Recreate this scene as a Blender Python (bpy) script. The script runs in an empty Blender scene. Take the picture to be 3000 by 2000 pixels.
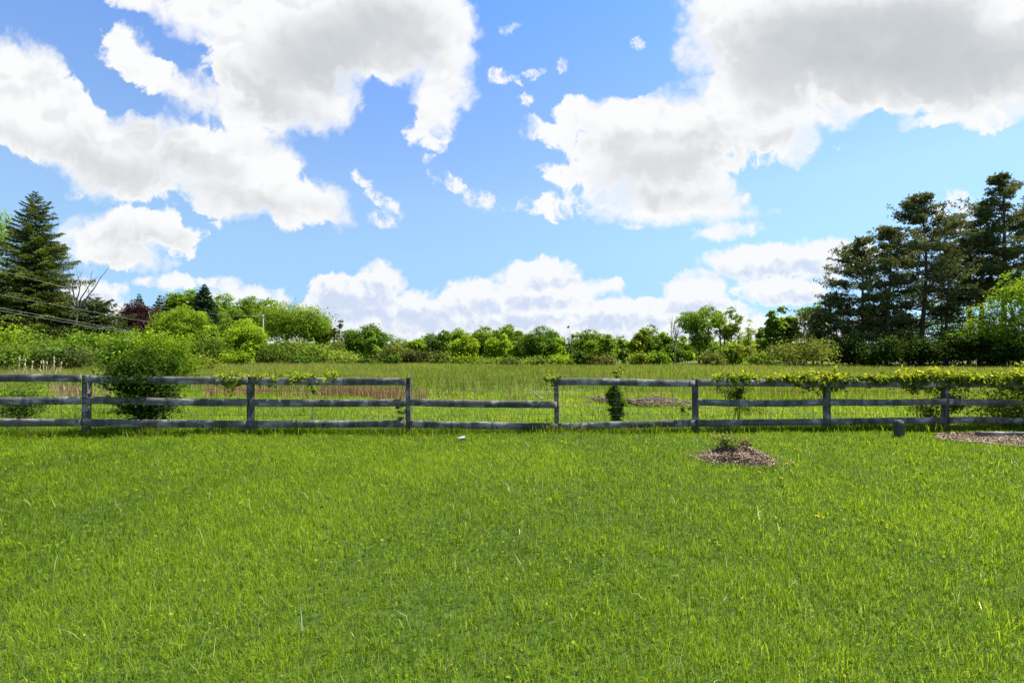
import bpy, bmesh, math, random
import numpy as np
from mathutils import Vector, Matrix

C = bpy.context.scene.collection
R = math.radians
rng = np.random.default_rng(7)
random.seed(7)
scene = bpy.context.scene

# ------------------------------------------------------------------ camera
F = 1333.0            # focal length in photograph pixels (16 mm on a 36 mm sensor, 3000 px wide)
HZ = 1008.0           # horizon row of the photograph
EYE = 1.80
cam_data = bpy.data.cameras.new('camera')
cam_data.sensor_width = 36.0
cam_data.lens = 36.0 * F / 3000.0
cam_data.clip_start = 0.05
cam_data.clip_end = 12000
cam = bpy.data.objects.new('camera', cam_data)
C.objects.link(cam)
cam.location = (0, 0, EYE)
cam.rotation_euler = (R(90.34), 0, 0)
scene.camera = cam

# ------------------------------------------------------------------ sun, sky, exposure
SUN_EL, SUN_AZ = 61.0, 72.0           # azimuth to the right of the view direction (+Y)
sun_data = bpy.data.lights.new('sun', 'SUN')
sun_data.energy = 5.0
sun_data.angle = R(0.53)
sun_data.color = (1.0, 0.95, 0.87)
sun = bpy.data.objects.new('sun', sun_data)
C.objects.link(sun)
sdir = Vector((math.sin(R(SUN_AZ)) * math.cos(R(SUN_EL)), math.cos(R(SUN_AZ)) * math.cos(R(SUN_EL)), math.sin(R(SUN_EL))))
sun.rotation_euler = (-sdir).to_track_quat('-Z', 'Y').to_euler()
sun.location = sdir * 50

vs = scene.view_settings
vs.view_transform = 'Standard'
vs.look = 'None'
vs.gamma = 1.0
vs.use_curve_mapping = False
vs.exposure = 1.5

world = bpy.data.worlds.new('World')
scene.world = world
world.use_nodes = True
WN = world.node_tree
WN.nodes.clear()
WL = WN.links


class G:
    """Small helper to wire node trees."""
    def __init__(self, tree):
        self.t = tree

    def n(self, kind, **kw):
        nd = self.t.nodes.new(kind)
        for k, v in kw.items():
            setattr(nd, k, v)
        return nd

    def put(self, sock, v):
        if hasattr(v, 'is_output') or isinstance(v, bpy.types.NodeSocket):
            self.t.links.new(v, sock)
        else:
            sock.default_value = v

    def m(self, op, a, b=0.0, c=0.0, clamp=False):
        nd = self.n('ShaderNodeMath', operation=op, use_clamp=clamp)
        self.put(nd.inputs[0], a)
        self.put(nd.inputs[1], b)
        self.put(nd.inputs[2], c)
        return nd.outputs[0]

    def v(self, op, a, b=(0, 0, 0), c=(0, 0, 0), s=1.0):
        nd = self.n('ShaderNodeVectorMath', operation=op)
        self.put(nd.inputs[0], a)
        self.put(nd.inputs[1], b)
        self.put(nd.inputs[2], c)
        self.put(nd.inputs[3], s)
        return nd.outputs['Value'] if op in ('LENGTH', 'DOT_PRODUCT', 'DISTANCE') else nd.outputs['Vector']

    def rng(self, x, a, b, lo=0.0, hi=1.0, smooth=True):
        nd = self.n('ShaderNodeMapRange', interpolation_type='SMOOTHSTEP' if smooth else 'LINEAR')
        self.put(nd.inputs['Value'], x)
        for k, v in zip(('From Min', 'From Max', 'To Min', 'To Max'), (a, b, lo, hi)):
            self.put(nd.inputs[k], v)
        return nd.outputs['Result']

    def noise(self, vec, scale, detail=4.0, rough=0.55, dist=0.0, lac=2.0, dim='3D', out='Fac', typ='FBM'):
        nd = self.n('ShaderNodeTexNoise', noise_dimensions=dim, noise_type=typ)
        nd.normalize = True
        self.put(nd.inputs['Vector'], vec)
        for k, v in (('Scale', scale), ('Detail', detail), ('Roughness', rough), ('Lacunarity', lac), ('Distortion', dist)):
            self.put(nd.inputs[k], v)
        return nd.outputs[out]

    def voro(self, vec, scale, detail=2.0, rough=0.5, feature='F1', smooth=0.5, dim='2D'):
        nd = self.n('ShaderNodeTexVoronoi', voronoi_dimensions=dim, feature=feature)
        nd.normalize = True
        self.put(nd.inputs['Vector'], vec)
        self.put(nd.inputs['Scale'], scale)
        self.put(nd.inputs['Detail'], detail)
        self.put(nd.inputs['Roughness'], rough)
        if feature == 'SMOOTH_F1':
            self.put(nd.inputs['Smoothness'], smooth)
        return nd.outputs['Distance']

    def mix(self, f, a, b, mode='MIX'):
        nd = self.n('ShaderNodeMix', data_type='RGBA', blend_type=mode)
        self.put(nd.inputs[0], f)
        self.put(nd.inputs[6], a)
        self.put(nd.inputs[7], b)
        return nd.outputs[2]

    def ramp(self, f, stops, interp='LINEAR'):
        nd = self.n('ShaderNodeValToRGB')
        cr = nd.color_ramp
        cr.interpolation = interp
        while len(cr.elements) < len(stops):
            cr.elements.new(0.5)
        for e, (p, c) in zip(cr.elements, stops):
            e.position = p
            e.color = (*c, 1)
        self.put(nd.inputs[0], f)
        return nd.outputs[0]


def build_sky():
    g = G(WN)
    sky = g.n('ShaderNodeTexSky', sky_type='NISHITA')
    sky.sun_disc = False
    sky.sun_elevation = R(SUN_EL)
    sky.sun_rotation = R(SUN_AZ)
    sky.altitude = 100
    sky.air_density = 1.0
    sky.dust_density = 0.15
    sky.ozone_density = 3.0
    tc = g.n('ShaderNodeTexCoord')
    d = tc.outputs['Generated']
    sep = g.n('ShaderNodeSeparateXYZ')
    g.put(sep.inputs[0], d)
    dx, dy, dz = sep.outputs
    # direction -> gnomonic sky coordinates (hundreds of pixels of a 1333 px lens), front half of the sky
    dyc = g.m('MAXIMUM', dy, 0.08)
    cmb = g.n('ShaderNodeCombineXYZ')
    g.put(cmb.inputs[0], g.m('DIVIDE', dx, dyc))
    g.put(cmb.inputs[1], g.m('DIVIDE', dz, dyc))
    p = cmb.outputs[0]
    # (x, y, rx, ry, rotation) of the cloud masses, in photograph pixels
    big = [
        (850, 60, 330, 150, 0), (1020, 40, 320, 190, 0), (820, 240, 240, 120, -20), (1200, 70, 170, 130, 0),
        (1330, 90, 70, 110, 0), (1290, 270, 85, 150, 0), (1235, 395, 55, 45, 0), (430, 5, 130, 32, -25), (600, 50, 120, 42, -20),
        (420, 197, 180, 46, -32), (330, 130, 50, 50, 0), (700, 318, 150, 54, -20), (880, 330, 90, 55, 0),
        (40, 250, 190, 130, -25), (160, 352, 225, 120, -35), (350, 455, 255, 104, -25), (580, 462, 200, 96, -25),
        (740, 510, 200, 115, -30), (880, 585, 130, 68, -20), (690, 590, 120, 62, 0), (300, 510, 150, 55, -15), (30, 380, 160, 60, -15),
        (2110, 40, 110, 130, 0), (2100, 150, 95, 52, 0), (2400, 110, 370, 180, 0), (2260, 240, 180, 120, 0),
        (2760, 120, 480, 220, 0), (2600, 220, 240, 110, 0), (2920, 260, 220, 90, 10), (2420, 330, 75, 48, 0), (2790, 345, 90, 28, 10), (2930, 330, 120, 45, 15),
        (1840, 330, 180, 48, 5), (2020, 370, 320, 90, 0), (1900, 460, 260, 100, 0), (2240, 410, 125, 75, 0), (2150, 250, 110, 60, 20),
        (1580, 368, 55, 20, -20), (1650, 345, 60, 35, 40), (1630, 520, 68, 46, 0), (1600, 602, 58, 20, 0),
        (1890, 580, 160, 58, 0), (1980, 590, 180, 52, 0), (1800, 500, 120, 60, 0), (2050, 560, 110, 55, 0), (2075, 622, 60, 16, 10), (2165, 615, 45, 11, 0),
        (375, 685, 130, 82, 0), (270, 705, 95, 62, 0), (490, 690, 68, 58, 0), (390, 775, 70, 26, 0),
    ]
    low = [
        (260, 860, 95, 40, 0), (310, 905, 70, 36, 0), (520, 822, 65, 24, 0), (635, 827, 50, 16, 0), (420, 828, 30, 10, 0), (720, 870, 100, 32, 0), (790, 890, 60, 30, 0),
        (980, 850, 75, 52, 0), (1110, 838, 72, 68, 0), (1030, 905, 150, 80, 0), (1190, 915, 110, 60, 0), (1390, 880, 110, 62, 0),
        (1310, 940, 210, 70, 0), (1600, 822, 100, 68, 0), (1530, 810, 70, 44, 0), (1670, 860, 75, 50, 0), (1560, 910, 160, 70, 0),
        (1785, 838, 45, 22, 0), (1800, 925, 170, 52, 0), (2040, 865, 90, 62, 0), (2010, 920, 180, 60, 0),
        (1300, 985, 640, 50, 0), (2200, 970, 420, 46, 0), (700, 960, 260, 50, 0), (2295, 850, 130, 42, 0), (2270, 765, 190, 52, 0), (2190, 775, 90, 42, 0),
        (2440, 752, 150, 52, 0), (2130, 678, 90, 24, 8), (2055, 802, 55, 12, 0), (2800, 622, 58, 62, 0), (2450, 815, 20, 14, 0),
        (1060, 525, 36, 13, -45), (1125, 590, 50, 17, -30), (1120, 640, 40, 18, -10), (1260, 462, 26, 12, -20), (1315, 535, 55, 20, -30),
        (1415, 588, 55, 26, -20), (1460, 222, 34, 20, 0), (1550, 222, 34, 14, 20), (1648, 192, 12, 16, 0), (1545, 288, 18, 18, 0),
        (1865, 122, 16, 14, 0), (240, 578, 30, 11, 0), (2450, 430, 10, 6, 0), (1675, 588, 24, 9, 20), (1490, 80, 20, 8, 20), (1295, 515, 20, 12, 30),
        (640, 660, 16, 8, 0), (1860, 660, 22, 5, 0),
    ]

    shade_big = [
        (960, 150, 230, 110, 15), (1140, 90, 150, 90, 0), (760, 280, 150, 60, -20), (330, 500, 260, 45, -18), (560, 480, 110, 40, -10), (60, 420, 90, 30, -20),
        (760, 600, 170, 34, -8), (640, 560, 60, 30, 0), (420, 360, 70, 30, -20),
        (2560, 130, 430, 150, 0), (2260, 200, 160, 90, -20), (2850, 190, 300, 110, 10), (2480, 260, 200, 50, 0), (2820, 290, 70, 40, 0),
        (1960, 480, 190, 46, 8), (1800, 415, 90, 26, 0), (2200, 430, 110, 24, 10), (1960, 575, 110, 16, 0), (2020, 400, 110, 14, 8),
        (420, 700, 90, 40, 0), (330, 760, 50, 14, 0),
    ]
    shade_low = [
        (985, 900, 70, 60, 0), (1080, 905, 60, 45, 0), (1200, 935, 120, 30, 0), (1390, 905, 90, 22, 0), (1350, 960, 200, 14, 0), (1570, 890, 90, 16, 0),
        (1600, 830, 60, 14, 0), (1560, 945, 110, 20, 0), (1800, 945, 130, 22, 0), (2030, 905, 90, 16, 0), (1300, 1000, 500, 12, 0), (1900, 985, 300, 8, 0),
        (2290, 790, 190, 18, 4), (2310, 872, 110, 12, 0), (270, 880, 60, 14, 0), (720, 890, 70, 10, 0), (1110, 850, 40, 16, 0),
    ]

    def field(pp, blobs, k):
        """Smooth union of ellipses: about the signed distance to the nearest cloud edge."""
        sp = g.n('ShaderNodeSeparateXYZ')
        g.put(sp.inputs[0], pp)
        u, v = sp.outputs[0], sp.outputs[1]
        c3 = g.n('ShaderNodeCombineXYZ')
        g.put(c3.inputs[0], u)
        g.put(c3.inputs[1], v)
        c3.inputs[2].default_value = 1.0
        q3 = g.n('ShaderNodeCombineXYZ')
        g.put(q3.inputs[0], g.m('MULTIPLY', u, u))
        g.put(q3.inputs[1], g.m('MULTIPLY', u, v))
        g.put(q3.inputs[2], g.m('MULTIPLY', v, v))
        acc = None
        for (x, y, rx, ry, ang) in blobs:
            u0, v0 = (x - 1500) / F, (HZ - y) / F
            ca, sa = math.cos(R(ang)), math.sin(R(ang))
            m1 = (ca * F / rx, sa * F / rx)
            m2 = (-sa * F / ry, ca * F / ry)
            A = m1[0] ** 2 + m2[0] ** 2
            B = 2 * (m1[0] * m1[1] + m2[0] * m2[1])
            D = m1[1] ** 2 + m2[1] ** 2
            h = 0.5 * min(math.sqrt(rx * ry), ry * 1.7) / F
            lin = (-(2 * A * u0 + B * v0) * h, -(2 * D * v0 + B * u0) * h, (A * u0 * u0 + B * u0 * v0 + D * v0 * v0 - 1) * h)
            t1 = g.v('DOT_PRODUCT', q3.outputs[0], (A * h, B * h, D * h))
            q = g.m('ADD', t1, g.v('DOT_PRODUCT', c3.outputs[0], lin))
            acc = q if acc is None else g.m('SMOOTH_MIN', acc, q, k)
        return acc

    # warp: big swirls + fine wisps
    nz = g.n('ShaderNodeTexNoise', noise_dimensions='2D')
    g.put(nz.inputs['Vector'], p)
    nz.inputs['Scale'].default_value = 7.0
    nz.inputs['Detail'].default_value = 4.0
    nz.inputs['Roughness'].default_value = 0.58
    w = g.v('MULTIPLY_ADD', g.v('SUBTRACT', nz.outputs['Color'], (0.5, 0.5, 0.5)), (0.10, 0.08, 0.0), p)
    nz2 = g.n('ShaderNodeTexNoise', noise_dimensions='2D')
    g.put(nz2.inputs['Vector'], p)
    nz2.inputs['Scale'].default_value = 24.0
    nz2.inputs['Detail'].default_value = 4.0
    nz2.inputs['Roughness'].default_value = 0.6
    w2 = g.v('MULTIPLY_ADD', g.v('SUBTRACT', nz2.outputs['Color'], (0.5, 0.5, 0.5)), (0.036, 0.030, 0.0), p)
    w1 = g.v('MULTIPLY_ADD', g.v('SUBTRACT', nz2.outputs['Color'], (0.5, 0.5, 0.5)), (0.040, 0.034, 0.0), w)

    d1 = field(w1, big, 0.05)
    d2 = field(w2, low, 0.014)
    f1 = g.noise(w, 30.0, 6.0, 0.6, dim='2D')
    soft = g.rng(g.noise(p, 6.0, 1.0, 0.5, dim='2D'), 0.40, 0.62)          # some edges crisp, some ragged
    b1 = g.voro(w, 9.0, 2.0, 0.5, 'SMOOTH_F1', 0.35)
    rel1 = g.voro(g.v('ADD', w, (0.010, 0.024, 0)), 9.0, 2.0, 0.5, 'SMOOTH_F1', 0.35)
    e1 = g.m('ADD', d1, g.m('ADD', g.m('MULTIPLY_ADD', f1, 0.060, -0.030), g.m('MULTIPLY_ADD', b1, 0.085, -0.029)))
    b2 = g.voro(w2, 26.0, 2.0, 0.55)
    rel2 = g.voro(g.v('ADD', w2, (0.006, 0.014, 0)), 26.0, 2.0, 0.55)
    e2 = g.m('ADD', d2, g.m('ADD', g.m('MULTIPLY_ADD', b2, 0.022, -0.011), g.m('MULTIPLY_ADD', f1, 0.044, -0.022)))
    a1 = g.rng(e1, g.m('MULTIPLY_ADD', soft, 0.026, 0.007), g.m('MULTIPLY_ADD', soft, -0.028, -0.012))
    a2 = g.rng(e2, g.m('MULTIPLY_ADD', soft, 0.006, 0.004), g.m('MULTIPLY_ADD', soft, -0.008, -0.009))
    # the small puffs higher up are thin and torn
    sv = g.n('ShaderNodeSeparateXYZ')
    g.put(sv.inputs[0], p)
    thin = g.rng(sv.outputs[1], 0.245, 0.275)
    tear = g.noise(w2, 22.0, 5.0, 0.65, dim='2D')
    a2 = g.m('MULTIPLY', a2, g.m('SUBTRACT', 1.0, g.m('MULTIPLY', thin, g.rng(tear, 0.60, 0.36))))
    # grey undersides: thick parts of each cloud, laid out like its body
    h1 = field(w, shade_big, 0.05)
    lump = nz.outputs['Fac']
    bump1 = g.m('SUBTRACT', f1, lump)
    th1 = g.m('ADD', h1, g.m('ADD', g.m('MULTIPLY_ADD', lump, 0.11, -0.055), g.m('MULTIPLY', bump1, 0.02)))
    g1 = g.m('MULTIPLY', g.rng(th1, 0.060, -0.085), g.rng(e1, 0.0, -0.05))
    # rounded lobes show in the white parts, the grey bases stay smooth
    lob = g.m('MULTIPLY', g.rng(g.m('SUBTRACT', b1, rel1), -0.02, 0.16), g.rng(e1, -0.005, -0.05))
    lob = g.m('MULTIPLY', lob, g.m('SUBTRACT', 1.0, g1))
    g1 = g.m('ADD', g.m('MULTIPLY', g1, g.m('MULTIPLY_ADD', lump, 0.55, 0.60)), g.m('MULTIPLY', lob, 0.30), clamp=True)
    h2 = field(w2, shade_low, 0.02)
    th2 = g.m('ADD', h2, g.m('ADD', g.m('MULTIPLY', g.m('SUBTRACT', b2, rel2), 0.05), g.m('MULTIPLY_ADD', f1, 0.06, -0.03)))
    g2 = g.m('MULTIPLY', g.rng(th2, 0.018, -0.022), g.rng(e2, 0.0, -0.012))
    # a few more clouds for the sky behind the camera
    pl = g.n('ShaderNodeCombineXYZ')
    zc = g.m('MAXIMUM', g.m('ADD', dz, 0.12), 0.05)
    g.put(pl.inputs[0], g.m('DIVIDE', dx, zc))
    g.put(pl.inputs[1], g.m('DIVIDE', dy, zc))
    rear = g.noise(pl.outputs[0], 1.3, 6.0, 0.55)
    back = g.rng(dy, 0.42, 0.20)
    a3 = g.m('MULTIPLY', g.rng(rear, 0.52, 0.62), back)
    front = g.rng(dy, 0.18, 0.40)
    a1 = g.m('MULTIPLY', a1, front)
    a2 = g.m('MULTIPLY', a2, front)
    # clean, dry air: less of the model's yellow haze towards the horizon
    tint = g.ramp(dz, [(0.0, (0.38, 0.60, 1.0)), (0.066, (0.46, 0.60, 0.82)), (0.117, (0.62, 0.70, 0.80)), (0.187, (0.82, 0.88, 0.88)),
                       (0.293, (1.05, 1.06, 1.04)), (0.468, (0.98, 1.09, 1.26)), (0.60, (0.82, 1.09, 1.45))])
    base = g.mix(1.0, sky.outputs[0], tint, 'MULTIPLY')
    W1 = (4.85, 4.88, 4.92, 1)
    G1 = (2.65, 2.84, 3.02, 1)
    G2 = (3.25, 3.7, 4.6, 1)
    W2 = (4.8, 4.85, 4.95, 1)
    c2 = g.mix(g2, W2, G2)
    c1 = g.mix(g1, W1, G1)
    col = g.mix(g.m('MULTIPLY', a3, 0.9), base, (4.2, 4.4, 4.6, 1))
    col = g.mix(g.m('MULTIPLY', a2, 0.97), col, c2)
    col = g.mix(a1, col, c1)
    bg = g.n('ShaderNodeBackground')
    bg.inputs['Strength'].default_value = 0.071
    g.put(bg.inputs['Color'], col)
    out = g.n('ShaderNodeOutputWorld')
    g.put(out.inputs[0], bg.outputs[0])


build_sky()
world.cycles.sampling_method = 'NONE'

# ================================================================== helpers
class MB:
    """Collects vertices, faces and per-vertex colours and links them as ONE mesh object."""
    def __init__(self):
        self.v, self.f3, self.f4, self.c, self.n = [], [], [], [], 0

    def add(self, v, tris=None, quads=None, col=(1, 1, 1)):
        v = np.asarray(v, dtype=np.float32).reshape(-1, 3)
        if tris is not None and len(tris):
            self.f3.append(np.asarray(tris, dtype=np.int32).reshape(-1, 3) + self.n)
        if quads is not None and len(quads):
            self.f4.append(np.asarray(quads, dtype=np.int32).reshape(-1, 4) + self.n)
        c = np.asarray(col, dtype=np.float32)
        if c.ndim == 1:
            c = np.tile(c[:3], (len(v), 1))
        self.v.append(v)
        self.c.append(c)
        self.n += len(v)

    def tube(self, pts, radii, sides=6, col=(1, 1, 1), cap=True):
        pts = np.asarray(pts, dtype=float)
        radii = np.broadcast_to(np.asarray(radii, dtype=float), (len(pts),))
        tan = np.gradient(pts, axis=0)
        tan /= np.linalg.norm(tan, axis=1)[:, None] + 1e-9
        ref = np.array([0.31, 0.95, 0.05]) if abs(tan[0, 2]) > 0.7 else np.array([0.05, 0.1, 1.0])
        a = np.cross(tan, ref)
        a /= np.linalg.norm(a, axis=1)[:, None] + 1e-9
        b = np.cross(tan, a)
        th = np.linspace(0, 2 * np.pi, sides, endpoint=False)
        ring = a[:, None, :] * np.cos(th)[None, :, None] + b[:, None, :] * np.sin(th)[None, :, None]
        v = pts[:, None, :] + ring * radii[:, None, None]
        n = len(pts)
        i = np.arange(n - 1)[:, None] * sides
        j = np.arange(sides)[None, :]
        j2 = (j + 1) % sides
        q = np.stack([i + j, i + j2, i + sides + j2, i + sides + j], axis=-1).reshape(-1, 4)
        v = v.reshape(-1, 3)
        tris = []
        if cap:
            k = len(v)
            v = np.vstack([v, pts[:1], pts[-1:]])
            for s in range(sides):
                s2 = (s + 1) % sides
                tris.append((s2, s, k))
                tris.append(((n - 1) * sides + s, (n - 1) * sides + s2, k + 1))
        self.add(v, tris, q, col)

    def box(self, lo, hi, M=None, col=(1, 1, 1)):
        x0, y0, z0 = lo
        x1, y1, z1 = hi
        v = np.array([(x0, y0, z0), (x1, y0, z0), (x1, y1, z0), (x0, y1, z0), (x0, y0, z1), (x1, y0, z1), (x1, y1, z1), (x0, y1, z1)], float)
        if M is not None:
            v = v @ np.array(M.to_3x3()).T + np.array(M.to_translation())
        self.add(v, None, [(0, 3, 2, 1), (4, 5, 6, 7), (0, 1, 5, 4), (1, 2, 6, 5), (2, 3, 7, 6), (3, 0, 4, 7)], col)

    def build(self, name, mat, parent=None, smooth=False, loc=None):
        me = bpy.data.meshes.new(name)
        v = np.vstack(self.v)
        c = np.vstack(self.c)
        f3 = np.vstack(self.f3) if self.f3 else np.zeros((0, 3), np.int32)
        f4 = np.vstack(self.f4) if self.f4 else np.zeros((0, 4), np.int32)
        me.vertices.add(len(v))
        me.vertices.foreach_set('co', v.ravel())
        nl = f3.size + f4.size
        me.loops.add(nl)
        me.loops.foreach_set('vertex_index', np.concatenate([f3.ravel(), f4.ravel()]))
        me.polygons.add(len(f3) + len(f4))
        st = np.concatenate([np.arange(len(f3)) * 3, f3.size + np.arange(len(f4)) * 4]).astype(np.int32)
        me.polygons.foreach_set('loop_start', st)
        if smooth:
            me.polygons.foreach_set('use_smooth', np.ones(len(st), dtype=bool))
        at = me.attributes.new('Col', 'FLOAT_COLOR', 'POINT')
        at.data.foreach_set('color', np.hstack([c, np.ones((len(c), 1), np.float32)]).astype(np.float32).ravel())
        me.update(calc_edges=True)
        me.validate()
        me.materials.append(mat)
        o = bpy.data.objects.new(name, me)
        C.objects.link(o)
        if parent is not None:
            o.parent = parent
        if loc is not None:
            o.location = loc
        return o


def tag(o, label=None, cat=None, group=None, kind=None):
    for k, v in (('label', label), ('category', cat), ('group', group), ('kind', kind)):
        if v is not None:
            o[k] = v
    return o


def empty(name, loc, label, cat, group=None):
    o = bpy.data.objects.new(name, None)
    o.empty_display_size = 0.3
    C.objects.link(o)
    o.location = loc
    return tag(o, label, cat, group)


def X(px, Y):                 # world x of a photograph column at a distance
    return (px - 1500.0) / F * Y


def Z(py, Y):                 # world z of a photograph row at a distance
    return EYE + (HZ - py) / F * Y


def gz(x, y):
    """Height of the ground: a nearly flat lawn, a field that falls away, low land behind it."""
    x = np.asarray(x, float)
    y = np.asarray(y, float)
    z = -0.0105 * 18 * np.tanh(x / 18.0) * np.clip(1.2 - y / 60.0, 0, 1)
    z = z - 0.018 * np.clip(y - 12, 0, 33) - 0.032 * np.clip(y - 45, 0, 90) - 0.003 * np.clip(y - 135, 0, 600)
    z = z + 0.018 * np.sin(x * 1.1 + 0.7) * np.sin(y * 0.9) + 0.010 * np.sin(x * 2.7 + y * 1.9)
    return z


def unit(v):
    return v / (np.linalg.norm(v, axis=-1, keepdims=True) + 1e-9)


# ------------------------------------------------------------------ materials
def material(name):
    m = bpy.data.materials.new(name)
    m.use_nodes = True
    m.node_tree.nodes.clear()
    return m, G(m.node_tree)


def leaf_material(name, trans=0.45, gloss=0.05, rough=0.35, tint=(1.25, 1.15, 0.75), var=0.0):
    """Thin leaf: reflects, lets light through, has a waxy sheen. Colour comes from the leaf itself."""
    m, g = material(name)
    a = g.n('ShaderNodeAttribute', attribute_name='Col')
    col = a.outputs['Color']
    d = g.n('ShaderNodeBsdfDiffuse')
    g.put(d.inputs['Color'], col)
    t = g.n('ShaderNodeBsdfTranslucent')
    g.put(t.inputs['Color'], g.mix(1.0, col, (*tint, 1), 'MULTIPLY'))
    mx = g.n('ShaderNodeMixShader')
    mx.inputs[0].default_value = trans
    g.put(mx.inputs[1], d.outputs[0])
    g.put(mx.inputs[2], t.outputs[0])
    gl = g.n('ShaderNodeBsdfGlossy')
    gl.inputs['Color'].default_value = (1, 1, 1, 1)
    gl.inputs['Roughness'].default_value = rough
    lw = g.n('ShaderNodeLayerWeight')
    lw.inputs['Blend'].default_value = 0.25
    m2 = g.n('ShaderNodeMixShader')
    g.put(m2.inputs[0], g.m('MULTIPLY_ADD', lw.outputs['Fresnel'], gloss * 2.5, gloss * 0.5))
    g.put(m2.inputs[1], mx.outputs[0])
    g.put(m2.inputs[2], gl.outputs[0])
    out = g.n('ShaderNodeOutputMaterial')
    g.put(out.inputs[0], m2.outputs[0])
    return m


def bark_material(name, c0, c1, scale=9.0, bump=0.5):
    m, g = material(name)
    tc = g.n('ShaderNodeTexCoord')
    v = g.v('MULTIPLY', tc.outputs['Object'], (1, 1, 0.25))
    f = g.noise(v, scale, 6.0, 0.65)
    p = g.n('ShaderNodeBsdfPrincipled')
    g.put(p.inputs['Base Color'], g.ramp(f, [(0.3, c0), (0.7, c1)]))
    p.inputs['Roughness'].default_value = 0.9
    b = g.n('ShaderNodeBump')
    b.inputs['Strength'].default_value = bump
    b.inputs['Distance'].default_value = 0.02
    g.put(b.inputs['Height'], f)
    g.put(p.inputs['Normal'], b.outputs[0])
    out = g.n('ShaderNodeOutputMaterial')
    g.put(out.inputs[0], p.outputs[0])
    return m


M_GRASS = leaf_material('grass_blade', 0.56, 0.0012, 0.35, (1.3, 1.2, 0.6))
M_CLOVER = leaf_material('clover_leaf', 0.50, 0.0015, 0.5)
M_FIELD = leaf_material('field_grass', 0.52, 0.0015, 0.5)
M_LEAF = leaf_material('tree_leaf', 0.55, 0.002, 0.5)
M_NEEDLE = leaf_material('needle', 0.28, 0.005, 0.5)
M_VINE = leaf_material('vine_leaf', 0.55, 0.002, 0.5)
M_STRAW = leaf_material('dry_stalk', 0.30, 0.02, 0.6, (1.1, 0.95, 0.8))
M_BARK = bark_material('grey_bark', (0.035, 0.030, 0.024), (0.13, 0.115, 0.095))
M_PINEBARK = bark_material('pine_bark', (0.030, 0.020, 0.014), (0.12, 0.075, 0.050))
M_DEAD = bark_material('dead_wood', (0.10, 0.085, 0.07), (0.27, 0.24, 0.21))
M_TWIG = bark_material('vine_stem', (0.06, 0.042, 0.03), (0.19, 0.14, 0.10), 20)


def ground_material():
    m, g = material('ground_soil')
    geo = g.n('ShaderNodeNewGeometry')
    pos = geo.outputs['Position']
    sep = g.n('ShaderNodeSeparateXYZ')
    g.put(sep.inputs[0], pos)
    n1 = g.noise(pos, 0.45, 5.0, 0.6)
    n2 = g.noise(pos, 14.0, 5.0, 0.65)
    lawn = g.ramp(n2, [(0.25, (0.020, 0.030, 0.008)), (0.55, (0.040, 0.075, 0.012)), (0.8, (0.085, 0.095, 0.035))])
    field = g.ramp(g.m('MULTIPLY_ADD', n1, 0.6, g.m('MULTIPLY', n2, 0.4)),
                   [(0.35, (0.045, 0.085, 0.014)), (0.55, (0.085, 0.115, 0.026)), (0.75, (0.12, 0.12, 0.045))])
    far = g.ramp(g.noise(pos, 0.02, 4.0, 0.6), [(0.35, (0.045, 0.085, 0.018)), (0.65, (0.10, 0.13, 0.03))])
    col = g.mix(g.rng(sep.outputs[1], 10, 15), lawn, field)
    col = g.mix(g.rng(sep.outputs[1], 60, 110), col, far)
    p = g.n('ShaderNodeBsdfPrincipled')
    g.put(p.inputs['Base Color'], col)
    p.inputs['Roughness'].default_value = 1.0
    p.inputs['Specular IOR Level'].default_value = 0.1
    b = g.n('ShaderNodeBump')
    b.inputs['Strength'].default_value = 0.6
    b.inputs['Distance'].default_value = 0.03
    g.put(b.inputs['Height'], n2)
    g.put(p.inputs['Normal'], b.outputs[0])
    out = g.n('ShaderNodeOutputMaterial')
    g.put(out.inputs[0], p.outputs[0])
    return m


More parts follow.
